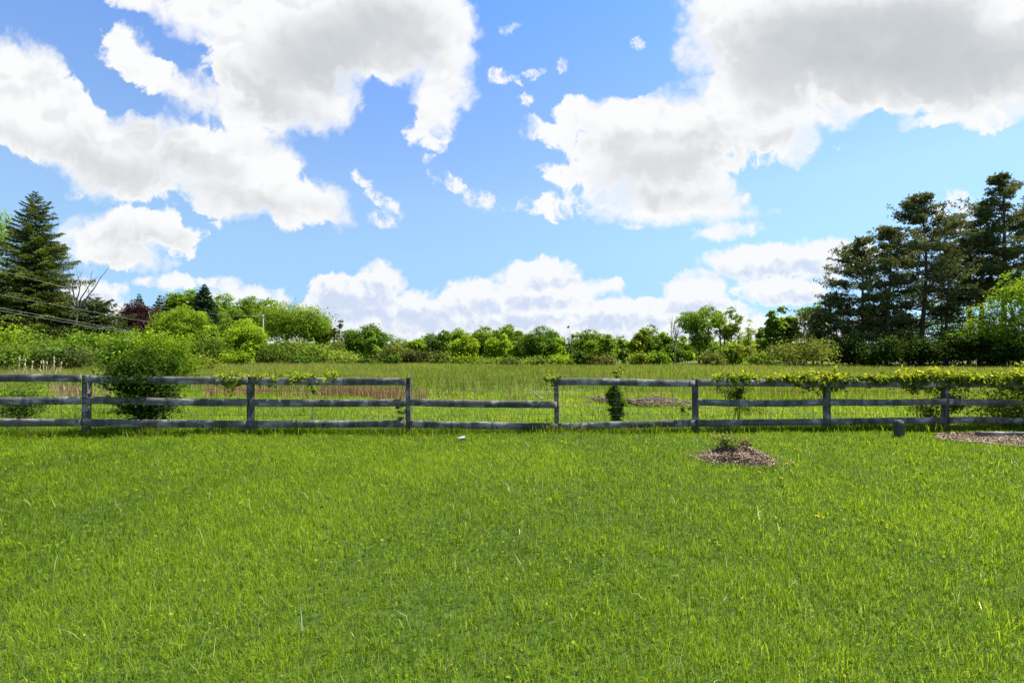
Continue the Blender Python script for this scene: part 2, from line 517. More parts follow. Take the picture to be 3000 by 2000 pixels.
def build_ground():
    ys = np.concatenate([np.linspace(-40, -2, 20), np.linspace(-1.5, 16, 71), np.linspace(16.7, 60, 63), np.linspace(62, 160, 50), np.geomspace(165, 6000, 40)])
    xs = np.concatenate([-np.geomspace(6000, 32, 34), np.linspace(-31, 31, 125), np.geomspace(32, 6000, 34)])
    gx, gy = np.meshgrid(xs, ys)
    v = np.stack([gx, gy, gz(gx, gy)], -1).reshape(-1, 3)
    nx, ny = len(xs), len(ys)
    i, j = np.meshgrid(np.arange(nx - 1), np.arange(ny - 1))
    a = (j * nx + i).ravel()
    q = np.stack([a, a + 1, a + 1 + nx, a + nx], -1)
    b = MB()
    b.add(v, None, q)
    tag(b.build('ground', ground_material(), smooth=True), kind='structure')
    # low wooded ridges on the skyline
    m, g = material('wooded_ridge')
    geo = g.n('ShaderNodeNewGeometry')
    f = g.noise(geo.outputs['Position'], 0.03, 5.0, 0.65)
    p = g.n('ShaderNodeBsdfPrincipled')
    g.put(p.inputs['Base Color'], g.ramp(f, [(0.35, (0.025, 0.050, 0.035)), (0.7, (0.05, 0.085, 0.055))]))  # forest green with the blue of distance haze mixed into the colour
    p.inputs['Roughness'].default_value = 1.0
    out = g.n('ShaderNodeOutputMaterial')
    g.put(out.inputs[0], p.outputs[0])
    r = np.random.default_rng(3)
    b = MB()
    for (px0, px1, Y, hpx) in ((1640, 2010, 2400, 9.5), (1980, 2420, 3200, 5.5), (900, 1700, 3800, 3.0), (2200, 3400, 4200, 3.5), (-400, 1000, 4300, 3.5)):
        x0, x1 = X(px0, Y), X(px1, Y)
        n, k = 160, 9
        u = np.linspace(0, 1, n)
        prof = np.sin(np.pi * u) ** 0.8 * (1 + 0.18 * np.sin(u * 9 + px0) + 0.10 * np.sin(u * 23))
        top = prof * (hpx / F * Y + 4.0)
        w = np.linspace(-1, 1, k)
        hh = top[:, None] * np.cos(w * np.pi / 2)[None, :] + r.uniform(-1.0, 1.0, (n, k)) * (np.abs(w) < 0.99)[None, :]
        vx = (x0 + (x1 - x0) * u)[:, None] + np.zeros((1, k))
        vy = Y + w[None, :] * 260 + np.zeros((n, 1))
        vv = np.stack([vx, vy, gz(0, Y) - 0.4 + hh + 2.0], -1).reshape(-1, 3)
        ii, jj = np.meshgrid(np.arange(k - 1), np.arange(n - 1))
        a = (jj * k + ii).ravel()
        b.add(vv, None, np.stack([a, a + k, a + k + 1, a + 1], -1))
    tag(b.build('hills', m), kind='structure')


build_ground()


# ================================================================== grass
def blades(b, x, y, h, wid, cols, lean=0.45, curl=0.5, z=None, face=None, seed=0):
    """Bent, tapered blades: a quad and a tip triangle each."""
    r = np.random.default_rng(seed)
    n = len(x)
    z = gz(x, y) if z is None else z
    th = r.uniform(0, 2 * np.pi, n)
    ld = np.stack([np.cos(th), np.sin(th)], -1)
    l1 = np.abs(r.normal(0, lean, n))
    l2 = l1 + np.abs(r.normal(0, curl, n))
    ph = th + np.pi / 2 + r.normal(0, 0.5, n)
    side = np.stack([np.cos(ph), np.sin(ph), np.zeros(n)], -1)
    base = np.stack([x, y, z - 0.004], -1)
    s1, s2 = h * 0.55, h * 0.55
    m = base + np.stack([ld[:, 0] * np.sin(l1) * s1, ld[:, 1] * np.sin(l1) * s1, np.cos(l1) * s1], -1)
    l2 = np.minimum(l2, 2.0)
    t = m + np.stack([ld[:, 0] * np.sin(l2) * s2, ld[:, 1] * np.sin(l2) * s2, np.cos(l2) * s2], -1)
    w = (wid / 2)[:, None] * side
    v = np.stack([base - w, base + w, m - w * 0.85, m + w * 0.85, t], 1).reshape(-1, 3)
    k = np.arange(n)[:, None] * 5
    q = k + np.array([[0, 1, 3, 2]])
    tr = k + np.array([[2, 3, 4]])
    b.add(v, tr, q, np.repeat(cols, 5, axis=0))


def vnoise(x, y, s, seed):
    """Smooth value noise, 0..1."""
    r = np.random.default_rng(seed)
    tab = r.random((64, 64))
    u, v = x / s + 1000, y / s + 1000
    i, j = np.floor(u).astype(int), np.floor(v).astype(int)
    fu, fv = u - i, v - j
    fu, fv = fu * fu * (3 - 2 * fu), fv * fv * (3 - 2 * fv)
    g = lambda a, c: tab[a % 64, c % 64]
    return (g(i, j) * (1 - fu) + g(i + 1, j) * fu) * (1 - fv) + (g(i, j + 1) * (1 - fu) + g(i + 1, j + 1) * fu) * fv


def palette(t, stops):
    """Piecewise linear palette lookup, t in 0..1."""
    p = np.array([s[0] for s in stops])
    c = np.array([s[1] for s in stops])
    return np.stack([np.interp(t, p, c[:, k]) for k in range(3)], -1)


def scatter(n, y0, y1, margin, r, power=1.0):
    """Points over the view's trapezoid, density falling with distance**power."""
    e = 2.0 - power
    u = r.random(n)
    y = (y0 ** e + u * (y1 ** e - y0 ** e)) ** (1 / e)
    x = r.uniform(-1, 1, n) * (1.16 * y + margin)
    return x, y


MOUND = (X(2158, 7.2), 7.25)
def fence_y(x):
    return 9.27 + 0.0826 * x


def bare(x, y):
    """Where no lawn grows: the mulch mound and the mulch bed."""
    m = ((x - MOUND[0]) / 0.60) ** 2 + ((y - MOUND[1]) / 0.42) ** 2 < 1
    e = 8.2 + 0.9 * np.clip((10.8 - x) / 3.2, 0, 1) ** 2 + 0.15 * np.sin(x * 3)
    bed = (x > 8.75 + 0.3 * np.sin(y * 4)) & (y > e) & (y < fence_y(x) - 0.35)
    return m | bed


GREENS = [(0, (0.052, 0.096, 0.006)), (0.35, (0.130, 0.222, 0.011)), (0.7, (0.230, 0.340, 0.019)), (1, (0.355, 0.430, 0.045))]


def build_lawn():
    r = np.random.default_rng(11)
    b = MB()
    n = 400000
    x, y = scatter(n, 1.7, 10.9, 0.9, r, 1.15)
    keep = (~bare(x, y)) & (y < fence_y(x) + 1.2)
    x, y = x[keep], y[keep]
    n = len(x)
    cl = vnoise(x, y, 0.16, 1)
    mid = vnoise(x, y, 0.6, 2)
    bigp = vnoise(x, y, 2.3, 3)
    h = 0.040 + 0.026 * cl + 0.022 * mid + 0.018 * r.random(n)
    h *= np.where(r.random(n) < 0.05, 1.7, 1.0)
    h *= 0.8 + 0.35 * bigp
    w = r.uniform(0.0022, 0.0042, n) * (y / 2.4) ** 0.55
    t = np.clip(0.20 + 0.22 * cl + 0.18 * mid + 0.28 * (bigp - 0.5) + 0.24 * (vnoise(x, y, 5.5, 4) - 0.5) + r.normal(0, 0.21, n), 0, 1)
    c = palette(t, GREENS)
    dry = r.random(n) < 0.035
    c[dry] = np.array([0.22, 0.19, 0.09]) * r.uniform(0.6, 1.15, (dry.sum(), 1))
    blades(b, x, y, h, w, c, 0.55, 0.60, seed=21)
    # coarser tufts standing proud of the mown lawn
    k = 170
    tx, ty = scatter(k, 1.9, 8.6, 0.6, r, 1.3)
    per = 26
    ax = np.repeat(tx, per) + r.normal(0, 0.045, k * per)
    ay = np.repeat(ty, per) + r.normal(0, 0.045, k * per)
    ok = ~bare(ax, ay)
    ax, ay = ax[ok], ay[ok]
    m = len(ax)
    c = palette(np.clip(0.55 + r.normal(0, 0.22, m), 0, 1), GREENS)
    blades(b, ax, ay, r.uniform(0.07, 0.14, m), r.uniform(0.003, 0.0062, m) * (ay / 2.4) ** 0.4, c, 0.40, 0.75, seed=22)
    # long pale blades, sun glints painted into their whitish colour
    k = 900
    lx, ly = scatter(k, 1.9, 9.0, 0.6, r, 1.2)
    ok = ~bare(lx, ly)
    lx, ly = lx[ok], ly[ok]
    k = len(lx)
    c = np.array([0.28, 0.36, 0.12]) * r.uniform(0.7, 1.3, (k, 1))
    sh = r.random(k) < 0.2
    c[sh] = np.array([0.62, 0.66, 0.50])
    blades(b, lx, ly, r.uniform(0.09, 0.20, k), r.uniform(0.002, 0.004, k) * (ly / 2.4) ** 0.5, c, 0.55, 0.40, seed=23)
    # uncut fringe along the fence
    k = 16000
    fx = r.uniform(-13, 14, k)
    fy = fence_y(fx) + r.normal(0, 0.12, k)
    ok = ~bare(fx, fy)
    fx, fy = fx[ok], fy[ok]
    k = len(fx)
    hh = r.uniform(0.08, 0.22, k) * (0.55 + 0.9 * vnoise(fx, fy, 0.7, 5))
    c = palette(np.clip(0.30 + r.normal(0, 0.22, k), 0, 1), GREENS)
    dry = r.random(k) < 0.16 * (vnoise(fx, fy, 1.1, 8) > 0.5)
    c[dry] = np.array([0.20, 0.155, 0.08]) * r.uniform(0.6, 1.2, (dry.sum(), 1))
    blades(b, fx, fy, hh, r.uniform(0.006, 0.011, k), c, 0.35, 0.6, seed=24)
    o = b.build('lawn_grass', M_GRASS)
    tag(o, 'bright green roughly mown lawn grass in front of the rail fence', 'grass', kind='stuff')
    # low broad leaves of clover and violets between the blades
    b = MB()
    k = 5200
    vx, vy = scatter(k, 1.8, 8.5, 0.6, r, 1.35)
    keep = (vnoise(vx, vy, 0.5, 9) > 0.42) & ~bare(vx, vy)
    vx, vy = vx[keep], vy[keep]
    k = len(vx)
    zc = gz(vx, vy) + r.uniform(0.03, 0.085, k)
    leaf_disc(b, np.stack([vx, vy, zc], -1), r.uniform(0.006, 0.0120, k) * (vy / 2.4) ** 0.45, r,
              palette(np.clip(0.55 + r.normal(0, 0.2, k), 0, 1), [(0, (0.06, 0.13, 0.008)), (0.6, (0.13, 0.22, 0.012)), (1, (0.27, 0.32, 0.03))]))
    o = b.build('clover_leaves', M_CLOVER)
    tag(o, 'low rounded clover and violet leaves among the lawn grass', 'ground cover', kind='stuff')


def leaf_disc(b, p, size, r, col, updn=0.8):
    """Small heart shaped leaves: five-cornered, folded along the middle."""
    n = len(p)
    nrm = unit(r.normal(0, 1, (n, 3)) * 0.55 + np.array([0, 0, updn]))
    t = unit(np.cross(nrm, r.normal(0, 1, (n, 3))))
    s = np.cross(nrm, t)
    sz = size[:, None]
    fold = nrm * sz * 0.22
    v = np.stack([p - t * sz, p + s * sz * 0.95 - t * sz * 0.75 + fold, p + s * sz * 0.8 + t * sz * 0.35 + fold, p + t * sz * 1.15,
                  p - s * sz * 0.8 + t * sz * 0.35 + fold, p - s * sz * 0.95 - t * sz * 0.75 + fold], 1).reshape(-1, 3)
    k = np.arange(n)[:, None] * 6
    q = np.concatenate([k + np.array([[0, 1, 2, 3]]), k + np.array([[0, 3, 4, 5]])])
    b.add(v, None, q, np.repeat(col, 6, axis=0))


def build_field():
    r = np.random.default_rng(12)
    # short strip right behind the fence
    b = MB()
    n = 90000
    x, y = scatter(n, 9.3, 17.5, 2.0, r, 1.0)
    keep = y > fence_y(x) + 0.5
    x, y = x[keep], y[keep]
    n = len(x)
    cl, mid = vnoise(x, y, 0.35, 31), vnoise(x, y, 1.6, 32)
    h = 0.06 + 0.07 * cl + 0.10 * mid * np.clip((y - 12.5) / 4, 0, 1) + 0.03 * r.random(n)
    t = np.clip(0.28 + 0.25 * cl + 0.30 * mid + r.normal(0, 0.18, n), 0, 1)
    c = palette(t, GREENS)
    dry = r.random(n) < 0.05 + 0.15 * (mid > 0.62)
    c[dry] = np.array([0.24, 0.19, 0.09]) * r.uniform(0.6, 1.1, (dry.sum(), 1))
    blades(b, x, y, h, r.uniform(0.008, 0.015, n), c, 0.40, 0.55, seed=41)
    tag(b.build('pasture_grass', M_GRASS), 'short light green pasture grass just behind the rail fence', 'grass', kind='stuff')
    # tall hay meadow
    b = MB()
    n = 150000
    x, y = scatter(n, 14.8, 60.0, 4.0, r, 1.35)
    edge = 16.2 + 1.4 * np.sin(x * 0.35 + 1) + 0.8 * np.sin(x * 1.1) - 0.9 * np.clip(x / 10, 0, 1.5)
    keep = y > edge + r.normal(0, 0.25, n)
    x, y = x[keep], y[keep]
    n = len(x)
    mid, bigp = vnoise(x, y, 2.2, 33), vnoise(x, y, 9.0, 34)
    ramp_in = np.clip((y - edge[keep]) / 2.5, 0.35, 1)
    h = (0.26 + 0.16 * mid + 0.12 * bigp + 0.10 * r.random(n)) * ramp_in
    t = np.clip(0.36 + 0.30 * mid + 0.36 * (bigp - 0.5) + r.normal(0, 0.14, n), 0, 1)
    c = palette(t, [(0, (0.075, 0.130, 0.012)), (0.4, (0.135, 0.205, 0.018)), (0.75, (0.200, 0.262, 0.030)), (1, (0.27, 0.30, 0.06))])
    seed_h = r.random(n) < 0.10
    c[seed_h] = np.array([0.23, 0.175, 0.105]) * r.uniform(0.7, 1.25, (seed_h.sum(), 1))
    h[seed_h] *= 1.25
    blades(b, x, y, h, r.uniform(0.012, 0.022, n) * (y / 18) ** 0.75, c, 0.20, 0.40, seed=42)
    tag(b.build('meadow_grass', M_FIELD), 'tall yellow green meadow grass stretching to the tree line', 'meadow', kind='stuff')
    # reddish brown dead stalks along the meadow's near edge
    b = MB()
    px = np.concatenate([r.uniform(600, 1260, 5200), r.uniform(1280, 1640, 900), r.uniform(150, 330, 1100), r.uniform(1640, 1800, 300)])
    n = len(px)
    yy = 14.6 + r.gamma(2.0, 0.65, n) + 0.5 * np.sin(px * 0.02)
    xx = X(px, yy)
    keep = vnoise(xx, yy, 0.8, 36) + 0.5 * vnoise(xx, yy, 0.25, 37) > r.uniform(0.40, 1.20, len(xx))
    xx, yy, px = xx[keep], yy[keep], px[keep]
    n = len(xx)
    c = palette(r.random(n), [(0, (0.11, 0.045, 0.025)), (0.5, (0.22, 0.10, 0.055)), (1, (0.34, 0.22, 0.13))])
    pale = px < 340
    c[pale] = c[pale] * np.array([1.05, 1.35, 1.4])
    blades(b, xx, yy, r.uniform(0.18, 0.46, n) * np.where(px > 1280, 0.6, 1), r.uniform(0.008, 0.016, n), c, 0.22, 0.25, seed=43)
    tag(b.build('dry_stalks', M_STRAW), 'reddish brown dead weed stalks along the near edge of the meadow', 'dead weeds', kind='stuff')


build_lawn()
build_field()


# ================================================================== fence
def weathered_wood(name, seed=0.0, dark=1.0):
    """Old grey boards: long grain, knots, dark rain streaks, ghosts of pale stain."""
    m, g = material(name)
    tc = g.n('ShaderNodeTexCoord')
    oi = g.n('ShaderNodeObjectInfo')
    off = g.v('SCALE', (37.0, 11.0, 23.0), s=oi.outputs['Random'])
    p0 = g.v('ADD', tc.outputs['Object'], off)
    rings = g.v('MULTIPLY', p0, (0.9, 9.0, 9.0))
    wob = g.noise(g.v('MULTIPLY', p0, (2.2, 5, 5)), 1.0, 3.0, 0.5, out='Color')
    grainv = g.v('MULTIPLY_ADD', g.v('SUBTRACT', wob, (0.5, 0.5, 0.5)), (0.0, 1.4, 1.4), rings)
    wv = g.n('ShaderNodeTexWave', wave_type='BANDS', bands_direction='Z')
    g.put(wv.inputs['Vector'], grainv)
    wv.inputs['Scale'].default_value = 2.1
    wv.inputs['Distortion'].default_value = 3.0
    wv.inputs['Detail'].default_value = 3.0
    wv.inputs['Detail Scale'].default_value = 1.2
    fib = g.noise(g.v('MULTIPLY', p0, (3.0, 90, 90)), 1.0, 4.0, 0.7)
    grain = g.m('MULTIPLY_ADD', wv.outputs['Fac'], 0.5, g.m('MULTIPLY', fib, 0.5))
    stain = g.noise(g.v('MULTIPLY', p0, (4.0, 2.0, 0.9)), 1.0, 4.0, 0.6)
    pale = g.noise(g.v('MULTIPLY', p0, (1.7, 3.0, 5.0)), 1.3, 4.0, 0.6)
    col = g.ramp(grain, [(0.25, (0.078 * dark, 0.074 * dark, 0.070 * dark)), (0.5, (0.215 * dark, 0.185 * dark, 0.155 * dark)), (0.78, (0.36 * dark, 0.318 * dark, 0.272 * dark))])
    col = g.mix(g.m('MULTIPLY', g.rng(pale, 0.48, 0.62), 0.75), col, (0.60 * dark, 0.55 * dark, 0.50 * dark, 1))
    col = g.mix(g.m('MULTIPLY', g.rng(stain, 0.46, 0.60), 0.78), col, (0.045, 0.046, 0.044, 1))
    vn = g.n('ShaderNodeTexVoronoi', feature='F1', voronoi_dimensions='2D')
    sx = g.n('ShaderNodeSeparateXYZ')
    g.put(sx.inputs[0], p0)
    cx = g.n('ShaderNodeCombineXYZ')
    g.put(cx.inputs[0], g.m('MULTIPLY', sx.outputs[0], 0.9))
    g.put(cx.inputs[1], g.m('MULTIPLY', sx.outputs[2], 1.6))
    g.put(vn.inputs['Vector'], cx.outputs[0])
    vn.inputs['Scale'].default_value = 1.6
    col = g.mix(g.rng(vn.outputs['Distance'], 0.045, 0.025), col, (0.035, 0.026, 0.02, 1))
    p = g.n('ShaderNodeBsdfPrincipled')
    g.put(p.inputs['Base Color'], col)
    p.inputs['Roughness'].default_value = 0.85
    p.inputs['Specular IOR Level'].default_value = 0.25
    b = g.n('ShaderNodeBump')
    b.inputs['Strength'].default_value = 0.7
    b.inputs['Distance'].default_value = 0.004
    g.put(b.inputs['Height'], grain)
    g.put(p.inputs['Normal'], b.outputs[0])
    out = g.n('ShaderNodeOutputMaterial')
    g.put(out.inputs[0], p.outputs[0])
    return m


M_BOARD = weathered_wood('weathered_board', dark=0.62)
M_OLDPOST = bark_material('mossy_wood', (0.022, 0.022, 0.015), (0.085, 0.082, 0.058), 30)


def metal(name, col, rough=0.5, metallic=0.9):
    m, g = material(name)
    p = g.n('ShaderNodeBsdfPrincipled')
    geo = g.n('ShaderNodeNewGeometry')
    f = g.noise(geo.outputs['Position'], 9.0, 4.0, 0.6)
    g.put(p.inputs['Base Color'], g.ramp(f, [(0.3, tuple(c * 0.6 for c in col)), (0.7, col)]))
    p.inputs['Roughness'].default_value = rough
    p.inputs['Metallic'].default_value = metallic
    out = g.n('ShaderNodeOutputMaterial')
    g.put(out.inputs[0], p.outputs[0])
    return m


M_WIRE = metal('rusty_wire', (0.07, 0.058, 0.045), 0.8, 0.2)


def board(b, p0, p1, width, thick, r, bow=0.0, sag=0.0, nick=True):
    """A sawn board from p0 to p1 (centres of its ends): bowed, edges eased and slightly chewed."""
    p0, p1 = np.array(p0, float), np.array(p1, float)
    n = 26
    t = np.linspace(0, 1, n)
    c = p0[None] * (1 - t)[:, None] + p1[None] * t[:, None]
    c[:, 2] += bow * np.sin(np.pi * t) + sag * np.sin(2 * np.pi * t)
    ax = unit(p1 - p0)
    side = unit(np.cross(ax, np.array([0, 0, 1.0])))
    up = np.cross(side, ax)
    hw, ht, e = width / 2, thick / 2, 0.004
    prof = [(-ht + e, -hw), (ht - e, -hw), (ht, -hw + e), (ht, hw - e), (ht - e, hw), (-ht + e, hw), (-ht, hw - e), (-ht, -hw + e)]
    k = len(prof)
    wob = r.normal(0, 0.0016, (n, k)) if nick else np.zeros((n, k))
    v = np.zeros((n, k, 3))
    for j, (s, u) in enumerate(prof):
        v[:, j] = c + side * s + up * (u + wob[:, j])[:, None] + side * (0.004 * np.sin(3 * t + j * 0))[:, None]
    i = np.arange(n - 1)[:, None] * k
    j = np.arange(k)[None]
    j2 = (j + 1) % k
    q = np.stack([i + j, i + k + j, i + k + j2, i + j2], -1).reshape(-1, 4)
    vv = np.vstack([v.reshape(-1, 3), c[:1], c[-1:]])
    m = n * k
    tr = [(jj, (jj + 1) % k, m) for jj in range(k)] + [((n - 1) * k + (jj + 1) % k, (n - 1) * k + jj, m + 1) for jj in range(k)]
    b.add(vv, tr, q)


def build_fence():
    r = np.random.default_rng(5)
    # posts: column, row of the top, width (m)
    posts = [(-255, 1096, 0.105), (244, 1100, 0.108), (730, 1104, 0.105), (1195, 1107, 0.098), (1632, 1105, 0.088), (2040, 1111, 0.104), (2428, 1115, 0.108), (2776, 1121, 0.105), (3100, 1117, 0.105), (3420, 1119, 0.105)]
    def fy(px):
        p = (px - 1500) / F
        return 9.27 / (1 - 0.0826 * p)
    base = (0.0, 9.27, 0.0)
    root = empty('rail_fence', base, 'weathered grey three rail board fence with wire mesh crossing the whole lawn', 'fence')
    L = lambda q: np.array(q, float) - np.array(base)
    for px, top, w in posts:
        Y = fy(px)
        x = X(px, Y)
        y = Y + 0.065
        zt, zb = Z(top, Y), gz(x, y) - 0.25
        b = MB()
        lean = r.normal(0, 0.008)
        n = 8
        prof = np.array([(-.5, -.5), (.5, -.5), (.5, .5), (-.5, .5)]) * w
        e = 0.006
        P = []
        for (cx, cy) in prof:
            P += [(cx - math.copysign(e, cx) if cx * cy > 0 else cx, cy if cx * cy > 0 else cy - math.copysign(e, cy)), (cx if cx * cy > 0 else cx - math.copysign(e, cx), cy - math.copysign(e, cy) if cx * cy > 0 else cy)]
        P = np.array(P)
        zz = np.linspace(zb, zt, n)
        v = np.zeros((n, 8, 3))
        v[:, :, 0] = x + P[None, :, 0] + (lean * (zz - zb))[:, None]
        v[:, :, 1] = y + P[None, :, 1]
        v[:, :, 2] = zz[:, None] + (r.normal(0, 0.004, 8)[None] if False else 0)
        v[-1, :, 2] += r.normal(0, 0.004, 8)
        i = np.arange(n - 1)[:, None] * 8
        j = np.arange(8)[None]
        q = np.stack([i + j, i + (j + 1) % 8, i + 8 + (j + 1) % 8, i + 8 + j], -1).reshape(-1, 4)
        top_c = v[-1].mean(0)
        vv = np.vstack([v.reshape(-1, 3), top_c[None]])
        tr = [((n - 1) * 8 + a, (n - 1) * 8 + (a + 1) % 8, n * 8) for a in range(8)]
        b.add(L(vv), tr, q)
        b.build('post', M_POST, root)
    # rails: from column / to column / rows of the upper edge at both ends, row of the lower edge, bow
    W = 0.140
    spans = [
        (-255, 238, (1098, 1097), (1161, 1162), (1226, 1226), 1),
        (244, 726, (1099, 1105), (1160.5, 1168), (1226, 1232), 1),
        (734, 1190, (1105.5, 1107.7), (1168, 1169), (1232, 1230.5), 1),
        (1196, 1632, None, (1167, 1175.6), (1231, 1240), 1),
        (1632, 2036, (1108.4, 1112.5), None, (1240, 1229), 1),
        (2044, 2425, (1112, 1114), (1168, 1169), (1229, 1226), 1),
        (2431, 2773, (1114, 1115.5), (1169, 1167), (1225.7, 1221.6), 1),
        (2779, 3097, (1115.5, 1116), (1167, 1168), (1221.6, 1220.5), 1),
        (3103, 3417, (1116, 1117), (1168, 1169), (1220.5, 1220), 1),
    ]
    for a, c, top, mid, bot, _ in spans:
        for k, rows in enumerate((top, mid, bot)):
            if rows is None:
                continue
            Ya, Yc = fy(a) - 0.008, fy(c) - 0.008
            w = W + r.normal(0, 0.002)
            xa, xc = X(a, Ya), X(c, Yc)
            ext = 0.012 if (a + c) % 2 else 0.0
            b = MB()
            board(b, L((xa - ext, Ya, Z(rows[0], Ya) - w / 2)), L((xc - 0.004, Yc, Z(rows[1], Yc) - w / 2)), w, 0.024, r,
                  bow=r.normal(0, 0.006) - (0.012 if k == 1 else 0), sag=r.normal(0, 0.004))
            b.build('rail', M_BOARD, root)
    # woven wire on the field side of the posts
    b = MB()
    xs = np.arange(-13.0, 15.0, 0.245)
    yw = lambda x: fence_y(x) + 0.135
    hts = [0.06, 0.20, 0.34, 0.50, 0.66, 0.83, 0.99, 1.13]
    top_wob = lambda x: 0.030 * np.sin(x * 1.7) + 0.018 * np.sin(x * 4.1 + 1) - 0.02
    for k, hgt in enumerate(hts):
        xx = np.arange(-13, 15, 0.12)
        zz = gz(xx, yw(xx)) + hgt + 0.012 * np.sin(xx * (1.3 + 0.3 * k) + k) + r.normal(0, 0.004, len(xx)) + (top_wob(xx) if k == 7 else 0)
        b.tube(L(np.stack([xx, yw(xx) + 0.01 * np.sin(xx * 2.1 + k), zz], -1)), 0.0028 if k < 7 else 0.0036, 4, cap=False)
    for x in xs:
        hh = np.linspace(0.03, 1.12 + float(top_wob(x)), 9)
        xx = x + 0.012 * np.sin(hh * 7 + x * 5) + r.normal(0, 0.006) + r.normal(0, 0.004, 9)
        b.tube(L(np.stack([xx, yw(xx) + 0.006, gz(xx, yw(xx)) + hh], -1)), 0.0027, 4, cap=False)
    b.build('wire_mesh', M_WIRE, root)


M_POST = weathered_wood('weathered_post', dark=0.60)
build_fence()


# ================================================================== things on and by the lawn
def bark_chip_mat():
    m, g = material('bark_mulch')
    a = g.n('ShaderNodeAttribute', attribute_name='Col')
    geo = g.n('ShaderNodeNewGeometry')
    f = g.noise(geo.outputs['Position'], 60.0, 3.0, 0.6)
    p = g.n('ShaderNodeBsdfPrincipled')
    g.put(p.inputs['Base Color'], g.mix(1.0, a.outputs['Color'], g.ramp(f, [(0.3, (0.55, 0.55, 0.55)), (0.7, (1.1, 1.1, 1.1))]), 'MULTIPLY'))
    p.inputs['Roughness'].default_value = 0.95
    out = g.n('ShaderNodeOutputMaterial')
    g.put(out.inputs[0], p.outputs[0])
    return m


M_CHIP = bark_chip_mat()
CHIPS = [(0, (0.055, 0.036, 0.022)), (0.4, (0.150, 0.100, 0.060)), (0.8, (0.265, 0.190, 0.120)), (1, (0.38, 0.31, 0.22))]


def chips(b, p, r, lo=0.012, hi=0.045, up=None):
    """Shredded bark: flat slivers lying every way."""
    n = len(p)
    nrm = unit(r.normal(0, 0.45, (n, 3)) + (np.array([0, 0, 1.0]) if up is None else up))
    t = unit(np.cross(nrm, r.normal(0, 1, (n, 3))))
    s = np.cross(nrm, t)
    ln = r.uniform(lo, hi, n)[:, None]
    w = ln * r.uniform(0.16, 0.40, (n, 1))
    th = 0.003
    v = np.stack([p - t * ln - s * w, p + t * ln - s * w * 0.6, p + t * ln * 0.9 + s * w, p - t * ln + s * w * 0.7,
                  p - t * ln - s * w + nrm * th, p + t * ln - s * w * 0.6 + nrm * th, p + t * ln * 0.9 + s * w + nrm * th, p - t * ln + s * w * 0.7 + nrm * th], 1).reshape(-1, 3)
    k = np.arange(n)[:, None] * 8
    q = np.concatenate([k + np.array([f]) for f in [(4, 5, 6, 7), (0, 1, 5, 4), (1, 2, 6, 5), (2, 3, 7, 6), (3, 0, 4, 7)]])
    c = palette(np.clip(r.normal(0.5, 0.25, n), 0, 1), CHIPS)
    b.add(v, None, q, np.repeat(c, 8, axis=0))


def leaves(b, p, nrm, size, r, col, ratio=0.55):
    """Pointed leaves, four corners each, lightly folded."""
    n = len(p)
    t = unit(np.cross(nrm, r.normal(0, 1, (n, 3))))
    s = np.cross(nrm, t)
    sz = np.asarray(size).reshape(-1, 1)
    fold = nrm * sz * 0.12
    v = np.stack([p - t * sz, p + s * sz * ratio - t * sz * 0.1 + fold, p + t * sz, p - s * sz * ratio - t * sz * 0.1 + fold], 1).reshape(-1, 3)
    k = np.arange(n)[:, None] * 4
    b.add(v, None, k + np.array([[0, 1, 2, 3]]), np.repeat(col, 4, axis=0))


def jit(col, n, r, v=0.22, h=0.10):
    c = np.asarray(col)[None] * (1 + r.normal(0, v, (n, 1))) * (1 + r.normal(0, h, (n, 3)))
    return np.clip(c, 0.004, 0.6)


